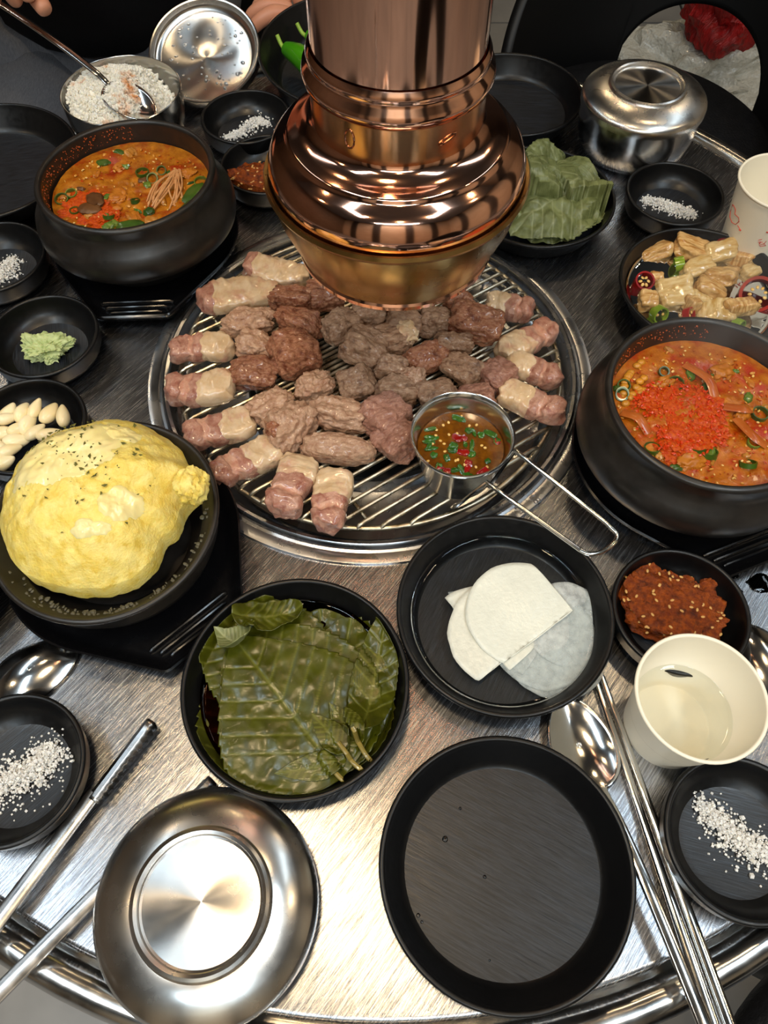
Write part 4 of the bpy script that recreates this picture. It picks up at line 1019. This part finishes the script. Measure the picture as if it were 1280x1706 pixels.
CHK = [(414, 530, 80, 55, 10, 'tan', 'tan pork chunk behind the belly strips'), (424, 571, 64, 56, -20, 'tan', 'tan pork piece wedged between the cubes and the first belly strip'), (422, 618, 72, 64, 5, 'brown', 'red brown pork cube beside the first belly strips'), (488, 493, 70, 46, 0, 'brown', 'seared pork piece with a charred spot by the yellow fat'),
       (499, 534, 70, 54, -25, 'brown', 'browned pork chunk above the large faceted cube'), (491, 590, 72, 86, 15, 'brown', 'large faceted red brown pork cube'), (522, 640, 60, 56, 30, 'tan', 'knobbly tan pork piece between the cubes'), (453, 674, 72, 66, 20, 'tan', 'tan pork piece with an orange sear'),
       (482, 712, 86, 86, 60, 'tan', 'big lumpy tan pork piece with a dark knob'), (568, 688, 96, 66, -8, 'tan', 'pink centred tan pork piece above the long one'), (563, 746, 116, 62, -6, 'tan', 'long tan oval pork piece lowest of the heap'), (542, 487, 58, 56, 0, 'brown', 'browned pork piece half hidden under the hood rim by the yellow fat'),
       (568, 541, 64, 66, 30, 'grey', 'grey pork cube with a cut face under the hood rim'), (612, 522, 58, 46, 0, 'grey', 'small grey pork piece at the hood rim above the heap'), (607, 576, 76, 76, -30, 'grey', 'large dark grey pork chunk in the middle of the heap'), (596, 636, 58, 70, 10, 'grey', 'grey pork cube beside the pink centred piece'), (654, 560, 72, 58, 10, 'grey', 'grey pork chunk with a lump of fat on it'), (672, 537, 62, 62, -20, 'grey', 'grey pork cube at the hood rim behind the fatty chunk'), (726, 531, 56, 60, 0, 'grey', 'grey pork cube under the hood next to the large browned chunk'),
       (790, 537, 86, 70, -15, 'brown', 'large browned pork chunk by the short belly strip'), (765, 500, 44, 40, 0, 'brown', 'browned pork scrap peeking below the hood rim'), (755, 570, 64, 46, 0, 'grey', 'flat grey pork piece below the large browned chunk'), (776, 612, 68, 60, -25, 'grey', 'grey pork cube beside the belly strips facing the stew'), (708, 593, 64, 60, 20, 'brown', 'dark seared cube in the middle of the grey heap'), (652, 610, 56, 46, 0, 'grey', 'grey pork piece between the dark cube and the fatty chunk'),
       (659, 650, 70, 66, 10, 'grey', 'grey pork chunk above the pink pork slice'), (690, 628, 38, 38, 0, 'tan', 'small tan pork knob beside the dark seared cube'), (640, 694, 70, 80, 25, 'pink', 'pinkish pork slice beside the sauce cup, below the grey heap'), (664, 730, 66, 76, 35, 'pink', 'striated raw pink pork cube touching the sauce cup'), (731, 653, 68, 60, 5, 'grey', 'grey pork cube right behind the sauce cup'),
       (830, 622, 56, 62, -35, 'pink', 'pinkish pork cube next to the belly strips by the stew'), (795, 655, 56, 36, 0, 'pink', 'pale pork piece peeking from behind the sauce cup'), (640, 498, 50, 40, 0, 'brown', 'browned pork sliver hidden below the hood'), (700, 505, 46, 40, 10, 'grey', 'grey pork sliver hidden below the hood')]
GLAB = {'grey': 'grey brown grilled pork cube heaped over the coals', 'brown': 'browned glossy pork chunk near the hood', 'tan': 'small tan pork piece among the chunks', 'pink': 'pinkish pork cube'}
for i, (u, v, w, h, a, kind, lab) in enumerate(CHK):
    q, mp = at(u, v, BZ + .012)
    sx = w * mp / 2 * (1.04 if kind != 'grey' else .95); s = h * mp * (.74 if kind != 'grey' else .68) / 2; hz = min(max(s * 1.02, .0105), .0175); rgc = random.Random(i)
    tl_m = Matrix.Rotation(rgc.uniform(-.4, .4), 3, 'X') @ Matrix.Rotation(rgc.uniform(-.4, .4), 3, 'Y') @ Matrix.Rotation(rgc.uniform(-.3, .3), 3, 'Z')
    p = 5 if kind in ('grey', 'brown', 'pink') else 2.8
    if i == 10: V, Fc = blob((sx, s * 1.05, .0125), 90 + i, 2.5, .12, 1.5, .05, 5, .8)
    else: V, Fc = blob((sx, s * 1.12, hz), 90 + i, p, .26 if kind == 'tan' else .16, 1.6 if kind != 'tan' else 2.1, .07, 5, .78, 0, tl_m)
    # a creased grain across the piece
    V = [v_ * (1 + .045 * fbm(Vector((v_.x * 110, v_.y * 330, v_.z * 180)) + Vector((i, 0, 0)), 2) + .03 * noise.noise(v_ * 420)) if v_.z > .001 else v_ for v_ in V]
    o = mk('pork_chunk', V, Fc, MT[kind], None, (q.x, q.y, TZ + BZ - .0002), (0, 0, R(a)), smooth=80)
    if i == 8: mk('dark_knob', *blob((.0062, .0075, .006), 3, 2.2, .2, 2, .08, 4, .6), MT['brown'], o, (-.012, .004, .017))
    if i in (16,): mk('fat_lump', *blob((.009, .010, .007), 5, 2.5, .3, 2, .1, 4, .6), FAT, o, (.012, .0, .010))
    tag(o, lab or GLAB[kind], 'meat', 'pork pieces on the grate')

# ------------------------------------------------------------------ sauce cup on the grate
scx, scy = .0555, .3185
sc_t = thing('sauce_cup', 'small stainless sauce cup with a long wire handle standing on the grate', 'sauce cup', (scx, scy, TZ + GZ))
mk('cup_body', *lathe([(0, .001), (.024, 0), (.0265, .0015), (.0355, .043), (.0368, .0452), (.0372, .047), (.0366, .0485), (.0352, .0475), (.034, .042), (.0258, .004), (0, .003)], 80), STEEL, sc_t, smooth=50)
def w2l(u, v, z): q, _ = at(u, v, z); return Vector((q.x - scx, q.y - scy, z - GZ))
a0, a1 = w2l(803, 790, .050), w2l(866, 752, .050)
a0, a1 = [Vector((p.x, p.y, 0)).normalized() * .0385 + Vector((0, 0, p.z)) for p in (a0, a1)]
e0, e1 = w2l(985, 930, .040), w2l(1038, 893, .040)
ce = (e1 - e0).normalized(); ca = (e0 - a0).normalized()
path = [Vector((a0.x, a0.y, a0.z)) * .975] + [a0.lerp(e0, f) for f in (0, .3, .6, .9)] + spline([e0 - ca * .010, e0 - ca * .003 + ce * .002, e0 + ce * .009 + ca * .0005, e1 - ce * .009 + ca * .0005, e1 - ca * .003 - ce * .002, e1 - ca * .010], 5) + [a1.lerp(e1, f) for f in (.85, .6, .3, 0)] + [Vector((a1.x, a1.y, a1.z)) * .975]
mk('wire_handle', *sweep(path, (.0017, .0017), 10), STEEL_MIR, sc_t)
for a, (u, v) in ((a0, (757, 846)), (a1, (815, 812))):
    b = w2l(u, v, GZ + .0018)
    mk('support_wire', *sweep([a, a.lerp(b, .4) + Vector((0, 0, .001)), a.lerp(b, .9), b], (.0015, .0015), 8), STEEL_MIR, sc_t)
CHSAUCE = M('chili_sauce', '#5c3406', .12, c2='#754408', scale=60, coat=.6, c3='#5a2c06', scale3=70, lo3=.5, hi3=.75, bump=(110, .3, .002))
st = thing('chili_dip', 'brown dipping sauce with chopped green and red chilies in the cup', 'sauce', (scx, scy, TZ + GZ + .031))
mk('sauce_surface', *lathe([(0, -.012), (.0285, -.012), (.0315, -.0004), (.031, .0004), (.025, 0), (.012, .0003), (0, 0)], 64), CHSAUCE, st)
rg = random.Random(77)
GRC = M('chopped_green_chili', '#33601a', .2, c2='#224a10', scale=60, coat=.5)
for i in range(34):
    a = rg.uniform(0, 6.28); r = .027 * math.sqrt(rg.random()); red = i % 4 == 0
    mk('chopped_chili', *blob((rg.uniform(.002, .0055), rg.uniform(.0014, .003), .0012), i, 3, .3, 2, .1, 3, .6), REDC if red else GRC, st, (r * math.cos(a), r * math.sin(a), -.0002), (0, rg.uniform(-.3, .3), rg.uniform(0, 3)))
for i in range(26):
    a = rg.uniform(0, 6.28); r = .028 * math.sqrt(rg.random())
    mk('seed', *blob((.0013, .001, .0007), i, 2, .1, 1, 0, 2, .6), SEED, st, (r * math.cos(a), r * math.sin(a), .0001), (0, 0, a))

# ------------------------------------------------------------------ paper cups
def cup(xy, label, rt, h, rb, water=None):
    t = thing('paper_cup', label, 'cup', (xy[0], xy[1], TZ))
    pr_ = [(rb - .001, .004), (rb, 0), (rb + .0002, .0)] + [(rb + (rt - .0015 - rb) * k / 6, h * k / 6 * .97) for k in range(1, 7)] + arc(rt - .0008, h - .0012, .0012, -60, 200, 7) + [(rb + (rt - .0025 - rb) * .5, h * .5), (rb - .0008, .006), (rb - .0018, .005), (0, .005)]
    mk('cup_wall', *lathe(pr_, 80), PAPER, t, smooth=45); return t
cp = (.1825, .129)
cup(cp, 'plain cream paper cup of water beside the chopsticks', .0378, .066, .027)
pool('cup_water', cp, .0318, .030, WATER, 'clear water inside the plain paper cup')
cr_ = (.3405, .569); ct = cup(cr_, 'cream paper cup printed with red line drawings', .0385, .076, .028)
def on_cup(a, z, rt=.0385, h=.076, rb=.028):
    r = rb + (rt - .0015 - rb) * min(1, z / (h * .97)) + .0002; return Vector((r * math.cos(a), r * math.sin(a), z))
def ink(pts, w=.00045, closed=False):
    P = [on_cup(R(a), z) for a, z in pts]; mk('red_print', *sweep(P, (w, w * .5), 6, closed=closed), REDINK, ct)
def a_of(u, v):
    """pixel -> (angle, height) on the printed cup wall"""
    best = None
    for ai in range(150, 330, 1):
        for zi in range(2, 72, 1):
            p = on_cup(R(ai), zi / 1000); P = Vector((p.x + cr_[0], p.y + cr_[1], p.z - HC)); dpt = P.y * .5 - P.z * .866
            uu, vv = IW / 2 + F * P.x / dpt, IH / 2 - F * (P.y * .866 + P.z * .5) / dpt
            e = (uu - u) ** 2 + (vv - v) ** 2
            if best is None or e < best[0]: best = (e, ai, zi / 1000)
    return best[1], best[2]
def px2(pts): return [a_of(1150 + x / 8.53, 230 + y / 8.53) for x, y in pts]
ink(px2([(605, 948), (575, 1040), (565, 1120), (600, 1200), (650, 1230), (695, 1190), (690, 1130), (640, 1085), (645, 1020), (625, 960)]), closed=True)
ink(px2([(675, 1235), (700, 1280), (718, 1305)]))
ink(px2([(705, 1300), (725, 1312)]), .0012)
ink(px2([(975, 1450), (1020, 1440)])); ink(px2([(965, 1475), (1030, 1475)])); ink(px2([(1000, 1475), (985, 1510)])); 
ink(px2([(990, 1525), (1050, 1500), (1075, 1530), (1000, 1540)]), closed=True); ink(px2([(1085, 1460), (1050, 1505)])); ink(px2([(1095, 1345), (1108, 1340)]), .001)

# ------------------------------------------------------------------ cutlery
def spoon_bowl(l=.031, w=.0205, depth=.0075, up=False):
    K, n = 10, 40; V, Fc = [], []
    for k in range(K + 1):
        f = k / K
        for i in range(n):
            a = 2 * PI * i / n; x = l * f * math.cos(a); y = w * f * math.sin(a) * (1 - .16 * math.cos(a))
            z = depth * (f ** 2.2 - 1) * (1 if not up else -1)
            V.append((x, y, z))
    for k in range(K):
        for i in range(n): j = (i + 1) % n; Fc.append((k * n + i, k * n + j, (k + 1) * n + j, (k + 1) * n + i))
    return V, Fc
def spoon(label, loc, rz, L=.15, up=False, rot=None, arch=.012):
    t = thing('spoon', label, 'spoon', loc, rz)
    if rot is not None: t.rotation_mode = 'QUATERNION'; t.rotation_quaternion = rot
    mk('spoon_bowl', *spoon_bowl(up=up), STEEL_MIR, t, smooth=80, solid=.0011)
    z0 = 0
    pts = spline([(-.0295, 0, z0), (-.036, 0, z0 + .002), (-.05, 0, z0 + arch * .7), (-.09, 0, z0 + arch), (-L * .75 - .03, 0, z0 + arch * .7), (-L - .03, 0, z0 + .001)], 6)
    ab = []
    for k in range(len(pts)):
        f = k / (len(pts) - 1); w = .0042 if k < 2 else .0032 + .0018 * max(0, f - .3)
        if k < 1: w = .007
        ab.append((w, .0017))
    mk('handle', *sweep(pts, ab, 12, sq=.7), STEEL_MIR, t, smooth=60)
    return t
# spoon by the plate, bowl opening up
q, _ = at(969, 1237, .008); q2, _ = at(1143, 1640, .012)
d = q - q2; spoon('steel spoon lying between the empty plate and the chopsticks', (q.x, q.y, TZ + .0085), math.atan2(d.y, d.x), L=.16, arch=.009)
q, _ = at(53, 1113, .008); q2, _ = at(-67, 1175, .01); d = q - q2
spoon('steel spoon half under the tray of the steamed egg', (q.x, q.y, TZ + .0005), math.atan2(d.y, d.x), up=True, L=.12, arch=.006)
q, _ = at(1276, 1105, .006)
spoon('steel spoon behind the plain paper cup', (q.x + .004, q.y, TZ + .0005), R(110), up=True, L=.1, arch=.004)
# chopsticks
for k, (b, e, lab) in enumerate((((992, 1130), (1192, 1712), 'flat steel chopstick nearest the spoon'), ((1003, 1126), (1216, 1706), 'flat steel chopstick nearest the salt dish'))):
    p, _ = at(*b, .0035); q, _ = at(*e, .0065); dd = (q - p); L_ = .225
    q = p + dd.normalized() * L_; q.z = TZ + .0062; p.z = TZ + .0026
    t = thing('chopstick', lab, 'chopstick', p, group='pair of steel chopsticks')
    mk('stick', *sweep([Vector((0, 0, 0)), (q - p) * .35, (q - p) * .7, q - p], [(.0019, .0015), (.0024, .0018), (.0034, .0022), (.0038, .0023)], 12, sq=.55), STEEL_MIR, t, smooth=50)
# tongs
tg = thing('grill_tongs', 'long steel grill tongs with serrated tips lying open', 'tongs', at(0, 1520, .012)[0])
og = tg.location.copy()
def tl_(u, v, z): return at(u, v, z)[0] - og
PIV = tl_(-300, 1940, .02)
def tong_arm(tip, root, z0, z1, lab):
    a = tl_(*root, z1); b = tl_(*tip, z0); dr = (b - a).normalized(); side = dr.cross(Vector((0, 0, 1))).normalized(); up = side.cross(dr)
    jl = .052; j = b - dr * jl
    ends = [PIV, PIV.lerp(a, .5), a, a.lerp(j, .5), j]
    mk('arm', *sweep(ends, [(.006, .0022), (.0055, .002), (.005, .002), (.0048, .0019), (.0044, .0019)], 12, sq=.6), STEEL_DK, tg, smooth=50)
    qr = Matrix.Rotation(R(-48), 3, dr); side, up = qr @ side, qr @ up
    V, Fc = [], []; n = 24; wb = .0044
    for k in range(n + 1):                      # channel with toothed skirts
        f = k / n; c_ = j - dr * .004 + dr * ((jl + .004) * f); tooth = (.0034 if k % 2 else .0) 
        wv = wb * (1 if f < .9 else 1 - (f - .9) * 4)
        V += [c_ - side * (wv + .0010) - up * (.0030 + tooth), c_ - side * wv - up * .0004, c_ - side * wv * .5 + up * .0012, c_ + side * wv * .5 + up * .0012, c_ + side * wv - up * .0004, c_ + side * (wv + .0010) - up * (.0030 + tooth)]
    for k in range(n):
        for i in range(5): Fc.append((k * 6 + i, k * 6 + i + 1, (k + 1) * 6 + i + 1, (k + 1) * 6 + i))
    jw = mk('serrated_jaw', V, Fc, STEEL_DK, tg, smooth=30, solid=.0009)
    for k in range(10):
        c_ = j + dr * (jl * (k + .5) / 10.5); mk('tooth_line', *sweep([c_ - side * .0026 + up * .0012 - dr * .001, c_ + side * .0026 + up * .0012 + dr * .001], (.0003, .0003), 5), STEEL, jw)
tong_arm((250, 1199), (-14, 1549), .0102, .0135, '')
tong_arm((352, 1296), (-10, 1662), .0086, .0098, '')
mk('hinge', *lathe([(0, .008), (.009, .008), (.011, .004), (.011, -.004), (.009, -.008), (0, -.008)], 24), STEEL_DK, tg, PIV)

# water on the table
parts = []
WL = [(1270, 972, .010), (1207, 947, .0042), (1192, 962, .004), (1225, 960, .003), (1258, 932, .0028), (1252, 925, .002), (1243, 1030, .0035), (1252, 1052, .0035), (1222, 955, .0022), (1240, 950, .002), (1235, 985, .0015), (1276, 915, .003), (1246, 970, .0016)]
for i, (u, v, r) in enumerate(WL):
    q, _ = at(u, v, 0); o = mk('water_drop', *blob((r, r * (.75 + .1 * (i % 3)), min(r * .28, .0012)), i, 2, .2, 1.5, 0, 3, .02), GLASSY, None, q)
    tag(o, 'clear water drop on the steel table near the cup', 'water drop', 'water drops on the table by the cup')
DROP = M('dark_drop', '#050505', .04)
for i, (u, v, r) in enumerate(((742, 1398, .0018), (767, 1347, .0010), (808, 1461, .0011), (697, 1525, .0012), (703, 1536, .001), (816, 1600, .0007))):
    q, _ = at(u, v, .0036); o = mk('sauce_drop', *blob((r, r, r * .5), i, 2, .1, 1.5, 0, 3, .05), DROP, None, q); tag(o, 'tiny dark sauce drop on the empty brushed plate', 'drop', 'dark drops on the empty plate')

# ------------------------------------------------------------------ chairs and the back of the room
SEATM = M('black_leather', '#0e0e10', .42, c2='#151517', scale=60, bump=(260, .5, .0015, 2))
SHELL = M('black_shell', '#070708', .5)
LEG = M('black_steel', '#0b0b0c', .35)
def chair_make(label, loc, rz):
    t = thing('dining_chair', label, 'chair', loc, rz)
    n = 72; rs = .225
    mk('seat', *lathe([(0, .43), (.2, .43), (.22, .435), (rs, .447), (rs - .003, .462), (.205, .474), (.15, .478), (0, .474)], n), SEATM, t, smooth=60)
    # backrest shell wraps behind the seat, with an arched opening above the seat
    V, Fc = [], []; na, nz = 120, 26
    for i in range(na + 1):
        a = R(-10 + 200 * i / na)
        s = math.sin(R(180 * i / na)); dd_ = abs(-10 + 200 * i / na - 90) / 35; low = .452 + .115 * math.sqrt(1 - dd_ * dd_) if dd_ < 1 else .41
        top = .53 + .26 * s ** .8
        for k in range(nz + 1):
            z = low + (top - low) * k / nz; rr = rs + .012 + .10 * max(0, z - .5)
            V.append((rr * math.cos(a), rr * math.sin(a), z))
    for i in range(na):
        for k in range(nz): b = i * (nz + 1) + k; Fc.append((b, b + nz + 1, b + nz + 2, b + 1))
    mk('backrest', V, Fc, SHELL, t, smooth=60, solid=.018)
    for k in range(4):
        a = R(45 + 90 * k); ca_, sa = math.cos(a), math.sin(a)
        mk('leg', *sweep([(ca_ * .15, sa * .15, .43), (ca_ * .23, sa * .23, .0)], [(.014, .014), (.010, .010)], 10), LEG, t)
    return t
ch = chair_make('black chair with an arched opening under its backrest, bags behind it', (.415, 1.165, 0), R(-35))
dup(ch, (.47, -.20, 0), R(-125), 'black leather seat tucked beside the front of the table')
dup(ch, (-.40, 1.22, 0), R(15), 'black chair under the seated person in black')
BAGW = M('white_plastic', '#d6d4c8', .3, c2='#c2c0b4', scale=12, trans=.15, bump=(26, .9, .02, 3), coat=.2)
BAGR = M('red_fabric', '#a80f10', .5, c2='#6e0808', scale=16, stretch=(1, 6, 1), bump=(22, .6, .02, 3))
q, _ = at(1140, 105, -.66); V, Fc = blob((.23, .17, .10), 61, 2.4, .45, 1.8, .16, 5, .7)
o = mk('plastic_bag', V, Fc, BAGW, None, (q.x, q.y - .05, .0), (0, 0, .2)); tag(o, 'crumpled white plastic bag on the floor behind the chair', 'bag')
q, _ = at(1195, 52, -.55); V, Fc = blob((.085, .085, .085), 64, 2.6, .3, 1.6, .1, 5, .8)
o = mk('fabric_bag', V, Fc, BAGR, None, (q.x, q.y, .178), (0, 0, .4)); tag(o, 'red fabric bag beside the white plastic bag', 'bag')
# low cabinet at the back
cab = thing('low_cabinet', 'dark grey low cabinet with a beige panel behind the chair', 'cabinet', (.46, 2.75, 0))
CABM = M('cabinet_grey', '#3a3a3a', .5); BEI = M('beige_panel', '#cfc4a8', .6)
bevbox('body', .9, .4, .8, CABM, cab, (0, .1, .4)); bevbox('panel', .34, .02, .5, BEI, cab, (-.18, -.105, .42)); bevbox('panel', .34, .02, .5, BEI, cab, (.22, -.105, .42))
bevbox('kick_board', .88, .02, .08, DARK, cab, (0, -.105, .05))

# ------------------------------------------------------------------ person across the table
SKIN = M('skin', '#c98f72', .45, c2='#c08266', scale=20, sss=.2, bump=(200, .1, .001))
CLOTH = M('black_cotton', '#040406', .9, spec=.2, bump=(40, .3, .006))
PANTS = M('grey_denim', '#4a4b50', .85, c2='#5c5d62', scale=180, stretch=(8, 1, 1), bump=(300, .3, .001))
def skin_obj(name, nodes, edges, mat, parent, root=0, sub=2):
    """nodes: (x, y, z, r); world z is measured from the table top"""
    me = bpy.data.meshes.new(name); me.from_pydata([(x, y, z) for x, y, z, *_ in nodes], edges, []); 
    o = bpy.data.objects.new(name, me); C.objects.link(o); o.parent = parent
    o.modifiers.new('skin', 'SKIN'); me.skin_vertices.new() if not me.skin_vertices else None
    for i, nd in enumerate(nodes):
        r = nd[3]; me.skin_vertices[0].data[i].radius = (r, nd[4] if len(nd) > 4 else r)
    roots = root if isinstance(root, (list, tuple)) else [root]
    for r_ in roots: me.skin_vertices[0].data[r_].use_root = True
    s = o.modifiers.new('sub', 'SUBSURF'); s.levels = s.render_levels = sub
    o.modifiers['skin'].use_smooth_shade = True
    me.materials.append(mat); return o
person = thing('person', 'seated person in black clothes holding a spoon in the rice', 'person', (0, 0, TZ))
PX, PY = -.40, 1.20
B = {}
nodes, edges, roots = [], [], []
def nd(k, x, y, z, r, r2=None): B[k] = len(nodes); nodes.append((x, y, z, r) if r2 is None else (x, y, z, r, r2)); return B[k]
def ed(*ks):
    for a, b in zip(ks, ks[1:]): edges.append((B[a], B[b]))
nd('pelvis', PX, PY, -.135, .12); nd('waist', PX + .01, PY - .02, -.02, .125); nd('chest', PX + .02, PY - .04, .18, .14); nd('upper', PX + .02, PY - .05, .28, .11); nd('neck', PX + .02, PY - .06, .37, .052); nd('headb', PX + .02, PY - .08, .43, .065); nd('head', PX + .02, PY - .09, .51, .085); nd('crown', PX + .02, PY - .085, .585, .06)
nd('shR', PX - .17, PY - .05, .27, .058); nd('elR', -.60, 1.0, .06, .042); nd('wrR', -.425, .905, .145, .026); nd('paR', -.388, .855, .140, .030, .020)
nd('shL', PX + .21, PY - .05, .27, .058); nd('elL', -.10, 1.17, .06, .044); nd('wrL', -.086, .992, .025, .027); nd('paL', -.092, .952, .016, .028, .018)
for s, k in ((-1, 'R'), (1, 'L')):
    nd('hip' + k, PX + s * .09, PY - .02, -.165, .088); nd('kn' + k, PX + s * .11 + .03, PY - .42, -.195, .062); nd('an' + k, PX + s * .10 + .03, PY - .36, -.67, .042); nd('to' + k, PX + s * .10 + .04, PY - .50, -.715, .034)
ed('pelvis', 'waist', 'chest', 'upper', 'neck', 'headb', 'head', 'crown'); ed('upper', 'shR', 'elR', 'wrR', 'paR'); ed('upper', 'shL', 'elL', 'wrL', 'paL')
for k in 'RL': ed('pelvis', 'hip' + k, 'kn' + k, 'an' + k, 'to' + k)
roots.append(B['pelvis'])
def finger(*pts):
    i0 = len(nodes)
    for p in pts: nodes.append(p)
    for i in range(len(pts) - 1): edges.append((i0 + i, i0 + i + 1))
    roots.append(i0)
# right hand pinches the spoon handle
finger((-0.388, 0.860, 0.129, .013), (-0.355, 0.830, 0.116, .011), (-0.335, 0.800, 0.106, .0095), (-0.325, 0.788, 0.098, .008))           # thumb
finger((-0.381, 0.840, 0.146, .011), (-0.355, 0.810, 0.144, .010), (-0.338, 0.790, 0.124, .0085), (-0.338, 0.788, 0.108, .0075))          # index
finger((-0.395, 0.834, 0.144, .011), (-0.375, 0.800, 0.141, .010), (-0.355, 0.788, 0.120, .0085), (-0.353, 0.796, 0.102, .0075))          # middle
finger((-0.408, 0.836, 0.139, .011), (-0.395, 0.800, 0.132, .0095), (-0.379, 0.794, 0.111, .0085), (-0.379, 0.810, 0.100, .0075))         # ring
finger((-0.418, 0.844, 0.132, .010), (-0.415, 0.810, 0.122, .0085), (-0.403, 0.804, 0.104, .0075), (-0.399, 0.820, 0.098, .007))          # little
# left hand rests by the table rim behind the leaning lid
for k, (dx, dy, l) in enumerate(((-.55, -.35, .062), (-.75, -.22, .07), (-.85, -.05, .066), (-.85, .12, .054))):
    bx, by, bz = -.100 - .003 * k, .932 + .012 * k, .014
    finger((bx, by, bz, .0105), (bx + dx * l * .45, by + dy * l * .45, bz + .010, .0098), (bx + dx * l * .8, by + dy * l * .8, bz + .002, .0085), (bx + dx * l, by + dy * l, bz - .008, .0075))
finger((-.084, .950, .014, .012), (-.090, .930, .015, .0105), (-.104, .920, .015, .009), (-.114, .914, .014, .008))
body = skin_obj('body', nodes, edges, SKIN, person, roots)
# clothes
def sub_nodes(keys, grow, links, extra=None):
    ns = [tuple([*nodes[B[k]][:3], nodes[B[k]][3] + grow]) for k in keys]; ix = {k: i for i, k in enumerate(keys)}
    es = [(ix[a], ix[b]) for a, b in links]; return ns, es, ix
ks = ['pelvis', 'waist', 'chest', 'upper', 'shR', 'elR', 'shL', 'elL']
ns, es, ix = sub_nodes(ks, .022, [('pelvis', 'waist'), ('waist', 'chest'), ('chest', 'upper'), ('upper', 'shR'), ('upper', 'shL'), ('shR', 'elR'), ('shL', 'elL')])
ns[ix['pelvis']] = (PX, PY - .03, -.11, .175, .16); ns[ix['waist']] = (PX + .01, PY - .03, -.02, .18, .16)
m_ = [(nodes[B['shL']][i] * .45 + nodes[B['elL']][i] * .55) for i in range(3)]; ns[ix['elL']] = (*m_, .07)
skin_obj('black_shirt', ns, es, CLOTH, person, 0)
ks = ['pelvis', 'hipR', 'knR', 'anR', 'hipL', 'knL', 'anL']
ns, es, ix = sub_nodes(ks, .018, [('pelvis', 'hipR'), ('hipR', 'knR'), ('knR', 'anR'), ('pelvis', 'hipL'), ('hipL', 'knL'), ('knL', 'anL')])
skin_obj('grey_trousers', ns, es, PANTS, person, 0)
for k in 'RL':
    x, y, z, r = nodes[B['an' + k]]
    mk('shoe', *blob((.048, .13, .035), 5, 3, .06, 1.2, 0, 4, .9), M('shoe_black', '#0c0c0c', .5), person, (x + .005, y - .07, -.75))
HAIR = M('black_hair', '#0c0908', .45, bump=(120, .5, .003))
hx, hy, hz = nodes[B['head']][:3]
mk('hair', *blob((.1, .11, .09), 3, 2.2, .06, 2, .05, 4, .5), HAIR, person, (hx, hy + .018, hz + .0))
mk('nose', *blob((.014, .018, .022), 2, 2.2, .03, 1, 0, 3, .9), SKIN, person, (hx, hy - .092, hz - .055))
for s in (-1, 1):
    mk('ear', *blob((.010, .02, .03), 2, 2.2, .05, 1, 0, 3, .9), SKIN, person, (hx + s * .085, hy + .01, hz - .055))
    e = mk('eye', *blob((.013, .008, .009), 2, 2, .0, 1, 0, 3, 1), M('eye_white', '#e8e4dc', .2), person, (hx + s * .034, hy - .076, hz - .022)); mk('iris', *blob((.006, .003, .006), 2, 2, 0, 1, 0, 3, 1), M('iris_brown', '#1c0f08', .1), e, (0, -.008, .003))
mk('mouth', *blob((.022, .008, .007), 2, 2.2, .05, 1, 0, 3, .9), M('lips', '#a85848', .4), person, (hx, hy - .08, hz - .09))
# the spoon the hand holds: bowl in the rice, handle up to the fingers
pb, _ = at(217, 168, .053); ph, _ = at(40, 0, .105)
d = (ph - pb).normalized(); xa = -d; ya = Vector((0, 0, 1)).cross(xa).normalized(); za = xa.cross(ya)
rotm = Matrix((xa, ya, za)).transposed()
rollm = rotm @ Matrix.Rotation(R(-12), 3, 'Y')
spoon('steel spoon held in the open rice bowl', pb, 0, L=.165, rot=rollm.to_quaternion(), arch=.006)

# ------------------------------------------------------------------ steam over the bubbling stew
sm = bpy.data.materials.new('steam'); sm.use_nodes = True; nt = sm.node_tree; N = nt.nodes; L = nt.links
N.remove(N['Principled BSDF']); vs = N.new('ShaderNodeVolumePrincipled'); vs.inputs['Color'].default_value = (1, 1, 1, 1); vs.inputs['Anisotropy'].default_value = .2
tc = N.new('ShaderNodeTexCoord'); ln = N.new('ShaderNodeVectorMath'); ln.operation = 'LENGTH'; L.new(tc.outputs['Object'], ln.inputs[0])
mr = N.new('ShaderNodeMapRange'); mr.inputs[1].default_value = .035; mr.inputs[2].default_value = .075; mr.inputs[3].default_value = 1; mr.inputs[4].default_value = 0; L.new(ln.outputs['Value'], mr.inputs[0])
nz_ = N.new('ShaderNodeTexNoise'); nz_.inputs['Scale'].default_value = 26; nz_.inputs['Detail'].default_value = 3; L.new(tc.outputs['Object'], nz_.inputs['Vector'])
r2 = N.new('ShaderNodeMapRange'); r2.inputs[1].default_value = .4; r2.inputs[2].default_value = .75; r2.inputs[3].default_value = 0; r2.inputs[4].default_value = 4.0; L.new(nz_.outputs[0], r2.inputs[0])
mm = N.new('ShaderNodeMath'); mm.operation = 'MULTIPLY'; L.new(mr.outputs[0], mm.inputs[0]); L.new(r2.outputs[0], mm.inputs[1]); L.new(mm.outputs[0], vs.inputs['Density'])
L.new(vs.outputs[0], N['Material Output'].inputs['Volume'])
V, Fc = ico(3)
o = mk('steam', [v * .078 for v in V], Fc, sm, None, (PR_[0] + .01, PR_[1] + .035, TZ + .125)); tag(o, 'thin white steam rising from the bubbling red stew', 'steam', kind='stuff')
